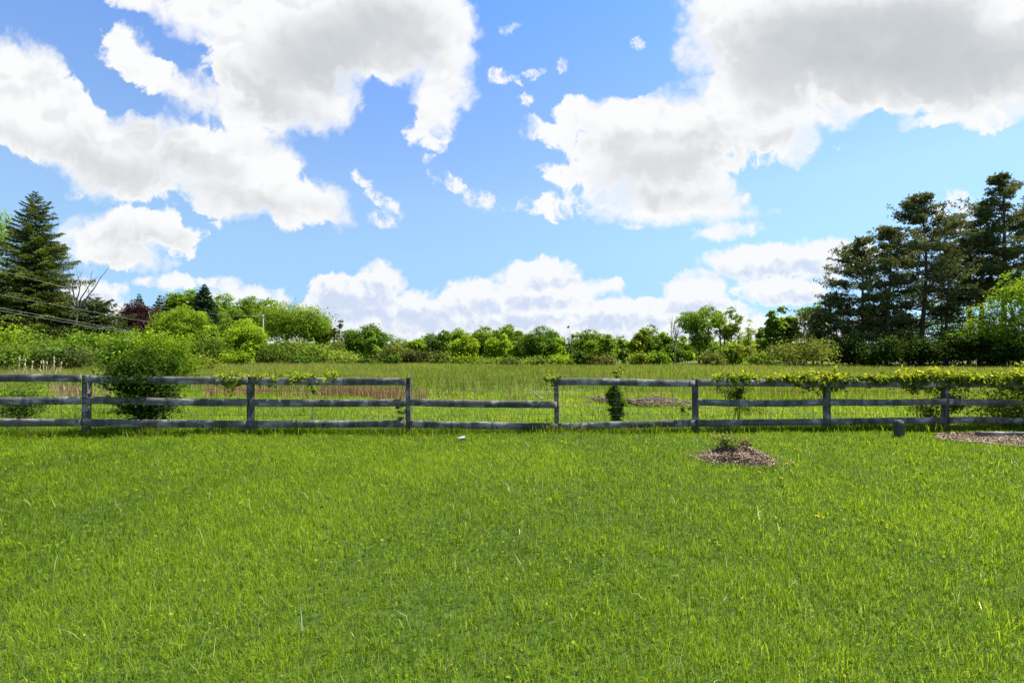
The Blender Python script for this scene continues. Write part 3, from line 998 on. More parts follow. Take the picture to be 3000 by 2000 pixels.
def build_mound():
    r = np.random.default_rng(15)
    cx, cy = MOUND
    z0 = float(gz(cx, cy))
    root = empty('mulch_mound', (cx, cy, z0), 'low heap of brown bark mulch on the lawn in front of the fence', 'mulch heap')
    def dome(u, v):
        rr = np.clip(1 - u * u - v * v, 0, 1)
        return 0.160 * rr ** 0.75 * (1 + 0.28 * np.sin(3 * u + 1) + 0.2 * np.sin(5 * v + 4 * u)) - 0.012
    b = MB()
    n = 40
    g1 = np.linspace(-1.08, 1.08, n)
    uu, vv = np.meshgrid(g1, g1)
    zz = dome(uu, vv) + gz(cx + uu * 0.6, cy + vv * 0.42) - z0
    zz += r.normal(0, 0.006, zz.shape)
    a = (np.arange(n - 1)[:, None] * n + np.arange(n - 1)[None]).ravel()
    b.add(np.stack([uu * 0.60, vv * 0.42, zz], -1), None, np.stack([a, a + 1, a + 1 + n, a + n], -1), (0.10, 0.062, 0.042))
    b.build('mulch_body', M_CHIP, root, smooth=True)
    b = MB()
    k = 4200
    an, ra = r.uniform(0, 2 * np.pi, k), np.sqrt(r.random(k)) * 1.06
    u, v = ra * np.cos(an), ra * np.sin(an)
    p = np.stack([u * 0.60, v * 0.42, dome(u, v) + gz(cx + u * .6, cy + v * .42) - z0 + 0.005 + r.uniform(0, 0.008, k)], -1)
    chips(b, p, r)
    k = 260
    an, ra = r.uniform(0, 2 * np.pi, k), r.uniform(1.0, 1.45, k)
    u, v = ra * np.cos(an) * 0.6, ra * np.sin(an) * 0.42
    chips(b, np.stack([u, v, gz(cx + u, cy + v) - z0 + r.uniform(0.02, 0.05, k)], -1), r, 0.01, 0.03)
    b.build('bark_chips', M_CHIP, root)
    # the cut back shrub that sprouts behind its crest
    for (px, wpx, hpx, green, name, lab) in ((2132, 58, 34, True, 'cut_shrub', 'small green shrub sprouting from the top of the mulch heap'), (2180, 16, 20, False, 'dry_shrub', 'small reddish brown withered sprig on the right of the mulch heap crest')):
        Y = 7.36
        sx = X(px, Y)
        zb = z0 + float(dome((sx - cx) / .6, (Y - cy) / .42)) - 0.01
        rt = empty(name, (sx, Y, zb), lab, 'shrub')
        st, lf = MB(), MB()
        W, H = wpx / F * Y, (hpx + 8) / F * Y
        pts = []
        for i in range(46 if green else 16):
            e = np.array([r.normal(0, W * 0.6), r.normal(0, W * 0.45), H * r.uniform(0.45, 1.05)])
            mid = e * 0.5 + np.array([0, 0, H * 0.08])
            s0 = np.array([e[0] * 0.3, e[1] * 0.3, 0])
            P = np.stack([s0, mid, e])
            st.tube(P, [0.005, 0.004, 0.0015], 5)
            for t in np.linspace(0.25, 1, 11):
                pts.append((s0 * (1 - t) + e * t) + r.normal(0, 0.018, 3))
        pts = np.array(pts)
        st.build('stems', M_TWIG, rt)
        n = len(pts)
        if green:
            c = palette(np.clip(pts[:, 2] / H + r.normal(0, .2, n), 0, 1), [(0, (0.05, 0.10, 0.015)), (0.6, (0.11, 0.17, 0.02)), (1, (0.24, 0.26, 0.04))])
        else:
            c = jit((0.14, 0.055, 0.03), n, r, 0.3, 0.15)
        leaves(lf, pts, unit(r.normal(0, 0.6, (n, 3)) + np.array([0, 0, 0.7])), r.uniform(0.014, 0.030, n), r, c)
        lf.build('foliage', M_VINE, rt)


def build_mulch_bed():
    r = np.random.default_rng(16)
    b = MB()
    k = 15000
    x, y = r.uniform(8.0, 12.3, k), r.uniform(8.0, 10.4, k)
    ok = bare(x, y)
    x, y = x[ok], y[ok]
    p = np.stack([x, y, gz(x, y) + r.uniform(0.004, 0.022, len(x))], -1)
    chips(b, p, r, 0.012, 0.05)
    # the soil sheet under the chips
    g1, g2 = np.meshgrid(np.linspace(8.0, 12.6, 93), np.linspace(7.9, 10.5, 53))
    inside = bare(g1, g2)
    a = (np.arange(52)[:, None] * 93 + np.arange(92)[None])
    keep = inside[:-1, :-1] & inside[1:, 1:] & inside[:-1, 1:] & inside[1:, :-1]
    a = a[keep]
    b.add(np.stack([g1, g2, gz(g1, g2) + 0.006], -1), None, np.stack([a, a + 1, a + 94, a + 93], -1), (0.15, 0.10, 0.07))
    tag(b.build('mulch_bed', M_CHIP), 'flat bed of light brown bark mulch at the foot of the fence', 'mulch bed', kind='stuff')
    # edging board along the back of the bed
    b = MB()
    Y0, Y1 = 9.42, 9.30
    p0 = np.array((X(2858, Y0), Y0, 0))
    p1 = np.array((12.2, Y1, 0))
    c = (p0 + p1) / 2
    zc = float(gz(c[0], c[1])) + 0.05
    board(b, p0 - c, p1 - c + np.array([0, 0, -0.02]), 0.09, 0.05, r, bow=0.004)
    o = b.build('edging_board', M_BOARD, loc=(c[0], c[1], zc))
    tag(o, 'grey edging board lying on the ground along the back of the mulch bed', 'board')


def build_stub():
    r = np.random.default_rng(17)
    Y = 9.15
    x = X(2632, Y)
    zb, zt = float(gz(x, Y)), Z(1229, Y)
    root = empty('short_post', (x, Y, zb), 'short dark mossy square post standing on the lawn before the fence', 'post')
    w, d, h = 0.135, 0.09, zt - zb
    b = MB()
    n = 7
    P = np.array([(-.5, -.5), (0, -.5), (.5, -.5), (.5, .5), (0, .5), (-.5, .5)]) * np.array([w, d])
    v = np.zeros((n, 6, 3))
    zz = np.linspace(-0.2, h, n)
    v[:, :, 0] = P[None, :, 0] * (1 + r.normal(0, 0.015, (n, 6)))
    v[:, :, 1] = P[None, :, 1]
    v[:, :, 2] = zz[:, None]
    v[-1, :, 2] += np.array([-0.006, -0.012, -0.015, -0.010, -0.006, 0.0])
    i = np.arange(n - 1)[:, None] * 6
    j = np.arange(6)[None]
    q = np.stack([i + j, i + (j + 1) % 6, i + 6 + (j + 1) % 6, i + 6 + j], -1).reshape(-1, 4)
    vv = np.vstack([v.reshape(-1, 3), v[-1].mean(0)[None]])
    b.add(vv, [((n - 1) * 6 + a, (n - 1) * 6 + (a + 1) % 6, n * 6) for a in range(6)], q)
    b.build('post_body', M_OLDPOST, root)
    b = MB()   # the splintered piece that stands above the sawn top
    board(b, (0.036, 0.0, h + 0.004), (0.036, 0.0, h + 0.040), 0.045, 0.06, r)
    board(b, (0.078, -0.02, -0.1), (0.080, -0.02, h + 0.03), 0.04, 0.020, r)
    b.build('splinter', M_OLDPOST, root)


def build_litter():
    # a crushed paper cup lying on its side
    Y = 8.30
    x = X(1352, Y)
    z = float(gz(x, Y)) + 0.075
    m, g = material('paper')
    p = g.n('ShaderNodeBsdfPrincipled')
    geo = g.n('ShaderNodeTexCoord')
    f = g.noise(geo.outputs['Object'], 30.0, 3.0, 0.6)
    g.put(p.inputs['Base Color'], g.ramp(f, [(0.35, (0.22, 0.21, 0.19)), (0.65, (0.36, 0.35, 0.33))]))
    p.inputs['Roughness'].default_value = 0.7
    out = g.n('ShaderNodeOutputMaterial')
    g.put(out.inputs[0], p.outputs[0])
    root = empty('paper_cup', (x, Y, z), 'pale crushed paper cup lying in the lawn near the fence', 'cup')
    root.rotation_euler = (0, R(-8), R(14))
    b = MB()
    n, k = 9, 20
    t = np.linspace(0, 1, n)
    th = np.linspace(0, 2 * np.pi, k, endpoint=False)
    rad = 0.030 + 0.013 * t
    v = np.zeros((n, k, 3))
    v[:, :, 0] = (t * 0.13 - 0.065)[:, None]
    v[:, :, 1] = rad[:, None] * np.cos(th)[None] * 1.12
    v[:, :, 2] = rad[:, None] * np.sin(th)[None] * (0.86 + 0.06 * np.sin(5 * t)[:, None])
    i = np.arange(n - 1)[:, None] * k
    j = np.arange(k)[None]
    q = np.stack([i + j, i + (j + 1) % k, i + k + (j + 1) % k, i + k + j], -1).reshape(-1, 4)
    vv = np.vstack([v.reshape(-1, 3), [[-0.063, 0, 0]]])
    b.add(vv, [((a + 1) % k, a, n * k) for a in range(k)], q)
    b.build('cup_body', m, root, smooth=True)
    b = MB()
    ring = np.stack([np.full(k + 1, 0.066), 0.0440 * 1.12 * np.cos(np.append(th, 0)), 0.0440 * 0.85 * np.sin(np.append(th, 0))], -1)
    b.tube(ring, 0.0028, 5, cap=False)
    b.build('rim', m, root, smooth=True)
    # dandelions
    my, g = material('dandelion_petals')
    p = g.n('ShaderNodeBsdfPrincipled')
    tc = g.n('ShaderNodeTexCoord')
    g.put(p.inputs['Base Color'], g.ramp(g.noise(tc.outputs['Object'], 180, 2, .5), [(0.3, (0.70, 0.50, 0.01)), (0.7, (0.80, 0.64, 0.02))]))
    p.inputs['Roughness'].default_value = 0.6
    out = g.n('ShaderNodeOutputMaterial')
    g.put(out.inputs[0], p.outputs[0])
    r = np.random.default_rng(18)
    spots = [(2286, 1405, 'yellow dandelion flower in the lawn below the right end of the mulch heap'), (2302, 1353, 'small yellow dandelion just right of the mulch heap'),
             (2222, 1386, 'small yellow dandelion below the mulch heap'), (2898, 1349, 'yellow dandelion in the lawn below the mulch bed'),
             (2390, 1511, 'orange yellow dandelion alone in the open lawn, nearest the camera'), (638, 1297, 'yellow dandelion in the lawn under the fence, leftmost of the dandelions')]
    proto = None
    for px, py, lab in spots:
        Y = 1.74 * F / (py - HZ)
        x = X(px, Y)
        z = float(gz(x, Y))
        if proto is None:
            root = empty('dandelion', (x, Y, z), lab, 'flower', 'dandelions in the lawn')
            b = MB()
            b.tube([(0, 0, 0), (0.004, 0, 0.05), (0.002, -0.006, 0.095)], [0.0028, 0.0024, 0.0022], 6, (0.10, 0.16, 0.03))
            b.build('stem', M_GRASS, root)
            b = MB()
            n = 90
            an = r.uniform(0, 2 * np.pi, n)
            el = r.uniform(0.05, 1.3, n)
            ln = 0.021 * (1 - 0.25 * (el / 1.3))
            dv = np.stack([np.cos(an) * np.cos(el), np.sin(an) * np.cos(el), np.sin(el) * 0.7], -1)
            sd = np.stack([-np.sin(an), np.cos(an), np.zeros(n)], -1) * 0.0026
            c0 = np.array([0.002, -0.006, 0.095])
            v = np.stack([c0 + dv * 0.002 - sd * .5, c0 + dv * 0.002 + sd * .5, c0 + dv * ln[:, None] + sd, c0 + dv * ln[:, None] - sd], 1).reshape(-1, 3)
            b.add(v, None, np.arange(n)[:, None] * 4 + np.array([[0, 1, 2, 3]]))
            b.build('petals', my, root)
            proto = root
        else:
            root = proto.copy()
            C.objects.link(root)
            root.location = (x, Y, z)
            root['label'] = lab
            for ch in list(proto.children):
                c = ch.copy()
                C.objects.link(c)
                c.parent = root


build_mound()
build_mulch_bed()
build_stub()
build_litter()


# ================================================================== vines and shrubs at the fence
def twig_walk(r, p0, d0, n, step, wob, up=0.0):
    p, d = np.array(p0, float), unit(np.array(d0, float))
    out = [p.copy()]
    for _ in range(n):
        d = unit(d + r.normal(0, wob, 3) + np.array([0, 0, up]))
        p = p + d * step
        out.append(p.copy())
    return np.array(out)


YELLOWS = [(0, (0.060, 0.115, 0.010)), (0.45, (0.135, 0.205, 0.014)), (0.8, (0.26, 0.31, 0.022)), (1, (0.38, 0.38, 0.035))]


def vine_top(root, px0, px1, dens, hgt, r, shoots, drop=0.0, name='foliage'):
    """Vine lying along the top rail: woody runners, leafy shoots standing up, leaves hanging down."""
    st, lf = MB(), MB()
    base = np.array(root.location)
    P, N, S, T = [], [], [], []
    fyp = lambda px: 9.27 / (1 - 0.0826 * (px - 1500) / F)
    for k in range(3):
        pxs = np.linspace(px0 + r.uniform(0, 40), px1 - r.uniform(0, 30), 60)
        Y = fyp(pxs) + 0.05 + 0.035 * k
        z = Z(1111.5, Y) - 0.006 + np.abs(0.022 * np.sin(pxs * 0.045 + k * 2)) + r.normal(0, 0.006, 60) + 0.008 * k
        z = z - np.where(r.random(60) < 0.05, 0.05, 0)
        st.tube(np.stack([X(pxs, Y), Y, z], -1) - base, np.linspace(0.009, 0.004, 60), 5)
    for i in range(shoots):
        u = r.random() ** dens
        if dens < 1 and r.random() > 0.35 + 0.65 * np.clip(0.5 + 0.5 * np.sin(u * 31) + 0.35 * np.sin(u * 83 + 1), 0, 1):
            continue
        px = px0 + (px1 - px0) * u if dens <= 1 else px1 - (px1 - px0) * r.random() ** dens
        Y = float(fyp(px)) + r.uniform(-0.05, 0.35)
        x = float(X(px, Y))
        z = float(Z(1112, fyp(px)))
        k = np.clip((px - px0) / max(px1 - px0, 1), 0, 1)
        hang = r.random() < drop
        d = (r.normal(0, 0.7), r.normal(0, 0.35) + (0.35 if hang else 0), -0.8 if hang else r.uniform(0.3, 1.2))
        L = hgt * (0.45 + 0.75 * (k if dens != 1 else 0.6)) * (r.uniform(0.4, 1.15) + (0.6 if r.random() < 0.10 else 0)) * (0.72 + 0.38 * math.sin(px * 0.021 + 1) + 0.2 * math.sin(px * 0.067))
        L *= 1.5 if hang else 1.0
        tw = twig_walk(r, (x, Y, z), d, 6, L / 6, 0.25, -0.05)
        st.tube(tw - base, np.linspace(0.0035, 0.0014, 7), 4, cap=False)
        for t in range(1, 7):
            for _ in range(4):
                P.append(tw[t] + r.normal(0, 0.035, 3))
                N.append(r.normal(0, 0.6, 3) + np.array([0, -0.25, 0.5]))
                S.append(r.uniform(0.018, 0.042) * (0.75 if t > 4 else 1))
                T.append(0.25 + 0.10 * t + r.normal(0, 0.18) - (0.45 if hang else 0))
    P = np.array(P)
    n = len(P)
    lf_c = palette(np.clip(np.array(T), 0, 1), YELLOWS)
    leaf_disc2(lf, P - base, unit(np.array(N)), np.array(S), r, lf_c)
    st.build('vine_stem', M_TWIG, root)
    lf.build(name, M_VINE, root)


def leaf_disc2(b, p, nrm, size, r, col):
    n = len(p)
    t = unit(np.cross(nrm, r.normal(0, 1, (n, 3))))
    s = np.cross(nrm, t)
    sz = size[:, None]
    fold = nrm * sz * 0.25
    v = np.stack([p - t * sz * 0.8, p + s * sz * 0.95 - t * sz * 0.7 + fold, p + s * sz * 0.75 + t * sz * 0.3 + fold, p + t * sz * 1.15,
                  p - s * sz * 0.75 + t * sz * 0.3 + fold, p - s * sz * 0.95 - t * sz * 0.7 + fold], 1).reshape(-1, 3)
    k = np.arange(n)[:, None] * 6
    q = np.concatenate([k + np.array([[0, 1, 2, 3]]), k + np.array([[0, 3, 4, 5]])])
    b.add(v, None, q, np.repeat(col, 6, axis=0))


def build_vines():
    r = np.random.default_rng(25)
    Y = 9.6
    rt = empty('grapevine', (X(2600, 9.9), 9.95, float(gz(8, 9.9))), 'yellow green grapevine spread along the top rail of the fence', 'vine')
    vine_top(rt, 2080, 3260, 0.62, 0.25, r, 2200, 0.34)
    rt = empty('climbing_vine', (X(730, 8.9), 9.1, float(gz(-5, 9))), 'thin vine with sparse yellowish leaves climbing over the second post', 'vine')
    vine_top(rt, 640, 985, 1, 0.22, r, 62, 0.30)
    rt = empty('vine_sprig', (X(1632, 9.3), 9.4, float(gz(1, 9.3))), 'small sprig of vine on the narrow post right of the low rail gap', 'vine')
    vine_top(rt, 1575, 1665, 1, 0.16, r, 9, 0.25)


def shrub(name, lab, cat, px, Y, py_top, py_bot, wpx, r, col, n_leaf, size, mat=None, stems=9, lobes=14, shape='round', group=None, flat=0.75, fine=0.14, ratio=0.5, droop=False):
    """Multi-stemmed shrub: stems fan out to leaf clumps."""
    x = float(X(px, Y))
    zb = float(gz(x, Y))
    H = Z(py_top, Y) - zb
    lo = max(Z(py_bot, Y) - zb, 0.0)
    W = wpx / F * Y / 2
    root = empty(name, (x, Y, zb), lab, cat, group)
    st, lf = MB(), MB()
    cs, rs = [], []
    for i in range(lobes):
        for _ in range(30):
            u = r.uniform(-1, 1, 3)
            if (u ** 2).sum() < 1:
                break
        t = (u[2] + 1) / 2
        if shape == 'vase':
            wk = 0.45 + 0.65 * t
        elif shape == 'column':
            wk = 0.9
        elif shape == 'cone':
            wk = 1.05 - 0.8 * t
        else:
            wk = 1.0
        rad = W * r.uniform(0.26, 0.44)
        c = np.array([u[0] * (W - rad * 0.7) * wk, u[1] * (W * flat - rad * 0.6) * wk, lo + (H - lo) * (0.10 + 0.90 * t) - rad * 0.55 * t])
        cs.append(c)
        rs.append(rad)
    cs, rs = np.array(cs), np.array(rs)
    for i in range(min(stems, lobes)):
        e = cs[i]
        s0 = np.array([r.normal(0, W * 0.10), r.normal(0, W * 0.08), -0.05])
        m1 = s0 * 0.5 + e * 0.45 + r.normal(0, W * 0.08, 3)
        m1[2] = e[2] * 0.5
        tt = np.linspace(0, 1, 7)[:, None]
        P = (1 - tt) ** 2 * s0 + 2 * tt * (1 - tt) * m1 + tt ** 2 * e
        r0 = (0.004 + 0.008 * H * r.uniform(0.5, 1.2)) * min(1.0, W / 0.35 + 0.15)
        st.tube(P, np.linspace(r0, r0 * 0.25, 7), 5)
    per = np.maximum((n_leaf * rs ** 2 / (rs ** 2).sum()).astype(int), 6)
    P, N, Cc = [], [], []
    for c, rad, k in zip(cs, rs, per):
        d = unit(r.normal(0, 1, (k, 3)))
        rr = rad * r.random(k) ** 0.45 * (1 + r.normal(0, fine, k))
        q = c + d * rr[:, None] * np.array([1.15, 1.0, 0.85])
        P.append(q)
        N.append(unit(d * 0.8 + r.normal(0, 0.75, (k, 3)) + np.array([0, 0, 0.45])))
        tone = (1 + r.normal(0, 0.20)) * np.array([1.25, 1.18, 0.85])
        Cc.append(jit(np.asarray(col) * tone, k, r))
    P, N, Cc = np.vstack(P), np.vstack(N), np.vstack(Cc)
    P[:, 2] = np.maximum(P[:, 2], 0.01)
    leaves(lf, P, N, size * r.uniform(0.6, 1.35, len(P)), r, Cc, ratio)
    st.build('stems', M_BARK, root)
    lf.build('foliage', mat or M_LEAF, root)
    return root


def build_fence_shrubs():
    r = np.random.default_rng(33)
    A = dict(cat='shrub')
    shrub('honeysuckle_shrub', 'large dark green shrub growing through the fence between the first and second posts', 'shrub', 430, 9.05, 992, 1292, 250, r, (0.027, 0.060, 0.006), 17000, 0.031, stems=14, lobes=30, shape='vase', fine=0.30)
    shrub('honeysuckle_shrub', 'tall light green loose shrub behind the fence, overtopping the dark one', 'shrub', 492, 11.6, 948, 1180, 215, r, (0.105, 0.180, 0.012), 7500, 0.034, stems=14, lobes=30, shape='vase', fine=0.30)
    shrub('low_shrub', 'low bushy green shrub behind the rails at the left edge', 'shrub', 62, 9.45, 1100, 1245, 230, r, (0.075, 0.140, 0.020), 3400, 0.027, stems=9, lobes=15, shape='vase')
    shrub('small_shrub', 'small dark green shrub at the foot of the third post', 'shrub', 1176, 9.75, 1178, 1246, 46, r, (0.045, 0.095, 0.016), 600, 0.020, stems=5, lobes=7)
    shrub('boxy_shrub', 'narrow dense dark green shrub standing behind the two rail section', 'shrub', 1806, 9.85, 1112, 1256, 68, r, (0.072, 0.140, 0.012), 5600, 0.026, stems=10, lobes=46, shape='column', fine=0.25)
    shrub('vine_sapling', 'thin yellow green vine tip rising above the narrow dark shrub', 'vine', 1812, 9.75, 1066, 1128, 44, r, (0.17, 0.22, 0.03), 110, 0.034, stems=4, lobes=5, shape='column')
    shrub('hanging_bush', 'leafy green clump just behind the top rail under the start of the grapevine', 'shrub', 2155, 10.2, 1120, 1172, 112, r, (0.065, 0.105, 0.018), 1500, 0.024, stems=5, lobes=10)
    shrub('vine_thicket', 'green thicket of vine leaves behind the fence at the right edge', 'thicket', 2960, 10.6, 1120, 1275, 300, r, (0.085, 0.135, 0.018), 4200, 0.034, stems=16, lobes=26)
    shrub('vine_thicket', 'leafy thicket with bare brown stems behind the rails beside the last post', 'thicket', 2740, 10.5, 1125, 1275, 150, r, (0.070, 0.115, 0.016), 1800, 0.032, stems=14, lobes=14)
    shrub('low_weed', 'low weedy clump in the pasture seen under the middle rail', 'weed', 2180, 12.3, 1180, 1200, 130, r, (0.085, 0.140, 0.022), 700, 0.03, stems=5, lobes=9)
    shrub('low_weed', 'small weed clump in the pasture left of the sixth post', 'weed', 2010, 12.0, 1185, 1215, 40, r, (0.09, 0.15, 0.025), 300, 0.03, stems=4, lobes=5)
    shrub('weedy_shrub', 'sparse yellowish weed shrub behind the fence left of the third post', 'shrub', 915, 9.75, 1125, 1185, 36, r, (0.11, 0.18, 0.02), 160, 0.034, stems=4, lobes=5)


build_vines()
build_fence_shrubs()


def build_field_things():
    r = np.random.default_rng(44)
    # heap of pruned branches
    def heap(px, Y, wpx, hpx, n, lab):
        x = float(X(px, Y))
        zb = float(gz(x, Y))
        W, H = wpx / F * Y / 2, hpx / F * Y
        o = MB()
        for i in range(n):
            c = np.array([r.normal(0, W * 0.42), r.normal(0, 0.25), 0])
            c[2] = max(0.02, H * r.random() * (1 - abs(c[0]) / (W * 1.5)))
            an = r.normal(0, 0.5) + (np.pi if r.random() < 0.5 else 0)
            L = r.uniform(0.25, 0.8)
            d = np.array([np.cos(an), np.sin(an) * 0.7, r.normal(-0.05, 0.22)]) * L / 2
            k = np.linspace(-1, 1, 5)[:, None]
            P = c + d * k + r.normal(0, 0.02, (5, 3))
            P[:, 2] = np.maximum(P[:, 2], 0.01)
            o.tube(P, np.linspace(1, 0.45, 5) * r.uniform(0.006, 0.022), 5)
        ob = o.build('brush_pile', M_DEADBR, loc=(x, Y, zb))
        tag(ob, lab, 'brush pile')
    heap(1905, 13.6, 240, 36, 120, 'heap of brown pruned branches in the pasture behind the two rail section')
    heap(1760, 14.6, 130, 18, 50, 'thin scatter of dead sticks left of the narrow dark shrub')
    heap(2010, 13.9, 110, 14, 26, 'few dead sticks lying beside the fifth post in the pasture')
    # the fallen branch
    Y = 15.2
    a = np.array((X(1549, Y), Y, Z(1139, Y)))
    c = np.array((X(1592, Y - 0.4), Y - 0.4, float(gz(0.9, Y)) + 0.03))
    b = MB()
    t = np.linspace(0, 1, 8)[:, None]
    b.tube((a * (1 - t) + c * t + r.normal(0, 0.008, (8, 3))) - c, np.linspace(0.013, 0.028, 8), 7)
    m1 = a * 0.45 + c * 0.55
    b.tube(np.array([m1, m1 + (0.20, 0.1, 0.03), m1 + (0.36, 0.15, 0.00)]) - c, [0.013, 0.010, 0.005], 6)
    tag(b.build('fallen_branch', M_DEAD, loc=tuple(c)), 'grey broken branch propped in the dead weeds left of the narrow post', 'branch')
    # cattails gone to seed in the wet corner
    m, g = material('cattail_fluff')
    tc = g.n('ShaderNodeTexCoord')
    p = g.n('ShaderNodeBsdfPrincipled')
    g.put(p.inputs['Base Color'], g.ramp(g.noise(tc.outputs['Object'], 40, 3, .6), [(0.3, (0.17, 0.12, 0.08)), (0.7, (0.38, 0.30, 0.22))]))
    p.inputs['Roughness'].default_value = 1.0
    out = g.n('ShaderNodeOutputMaterial')
    g.put(out.inputs[0], p.outputs[0])
    spots = [(54, 1048), (66, 1066), (78, 1052), (92, 1057), (112, 1058), (130, 1056), (134, 1060), (152, 1046), (163, 1056), (176, 1060)]
    proto = None
    for i, (px, py) in enumerate(spots):
        Y = 21.5 + 0.4 * ((i * 7) % 5)
        x = float(X(px, Y))
        z = float(gz(x, Y))
        H = Z(py, Y) - z
        if proto is None:
            root = empty('cattail', (x, Y, z), 'tall dry cattail with a pale fluffy head beyond the left fence', 'cattail', 'cattails standing beyond the left end of the fence')
            H0 = H
            b = MB()
            b.tube([(0, 0, -0.05), (0.02, 0, H * 0.5), (0.05, 0.01, H * 0.97)], [0.016, 0.013, 0.009], 5, (0.34, 0.27, 0.17))
            for k in range(4):
                an = r.uniform(0, 6.28)
                e = np.array([np.cos(an) * 0.25, np.sin(an) * 0.25, H * r.uniform(0.4, 0.75)])
                b.tube([(0, 0, 0), e * np.array([.4, .4, .7]), e], [0.014, 0.011, 0.004], 4, (0.36, 0.28, 0.17))
            b.build('stalk', M_STRAW, root)
            b = MB()
            zz = np.linspace(H - 0.19, H + 0.02, 9)
            b.tube(np.stack([np.linspace(0.04, 0.055, 9) + r.normal(0, 0.008, 9), np.zeros(9), zz], -1), np.array([0.012, 0.035, 0.045, 0.042, 0.058, 0.048, 0.060, 0.040, 0.010]) * 0.68, 8)
            b.build('seed_head', m, root, smooth=True)
            proto = root
        else:
            root = proto.copy()
            C.objects.link(root)
            root.location = (x, Y, z)
            root.scale = (1, 1, H / H0)
            root.rotation_euler = (r.normal(0, 0.04), r.normal(0, 0.05), r.uniform(0, 6.28))
            for ch in list(proto.children):
                c2 = ch.copy()
                C.objects.link(c2)
                c2.parent = root


M_DEADBR = bark_material('dead_branches', (0.055, 0.036, 0.026), (0.22, 0.155, 0.115), 16)
build_field_things()


# ================================================================== trees
TREE_TONE = np.array([1.62, 1.48, 1.0])
BRIGHT = (0.140, 0.225, 0.016)
MID = (0.095, 0.165, 0.014)
DARK = (0.055, 0.110, 0.014)
YEL = (0.150, 0.205, 0.024)
OLIVE = (0.095, 0.115, 0.030)
COPPER = (0.030, 0.014, 0.021)
SPRUCE = (0.060, 0.092, 0.016)
BLUESPR = (0.040, 0.070, 0.050)
PINE = (0.105, 0.122, 0.040)


def limb(st, P0, P1, r0, r1, r, bend=0.12, n=7, up=0.15, sides=6):
    P0, P1 = np.array(P0, float), np.array(P1, float)
    L = np.linalg.norm(P1 - P0)
    m = (P0 + P1) / 2 + r.normal(0, bend * L, 3) * np.array([1, 1, 0.4]) + np.array([0, 0, up * L * 0.5])
    t = np.linspace(0, 1, n)[:, None]
    P = (1 - t) ** 2 * P0 + 2 * t * (1 - t) * m + t ** 2 * P1
    st.tube(P, np.linspace(r0, r1, n), sides)
    return P


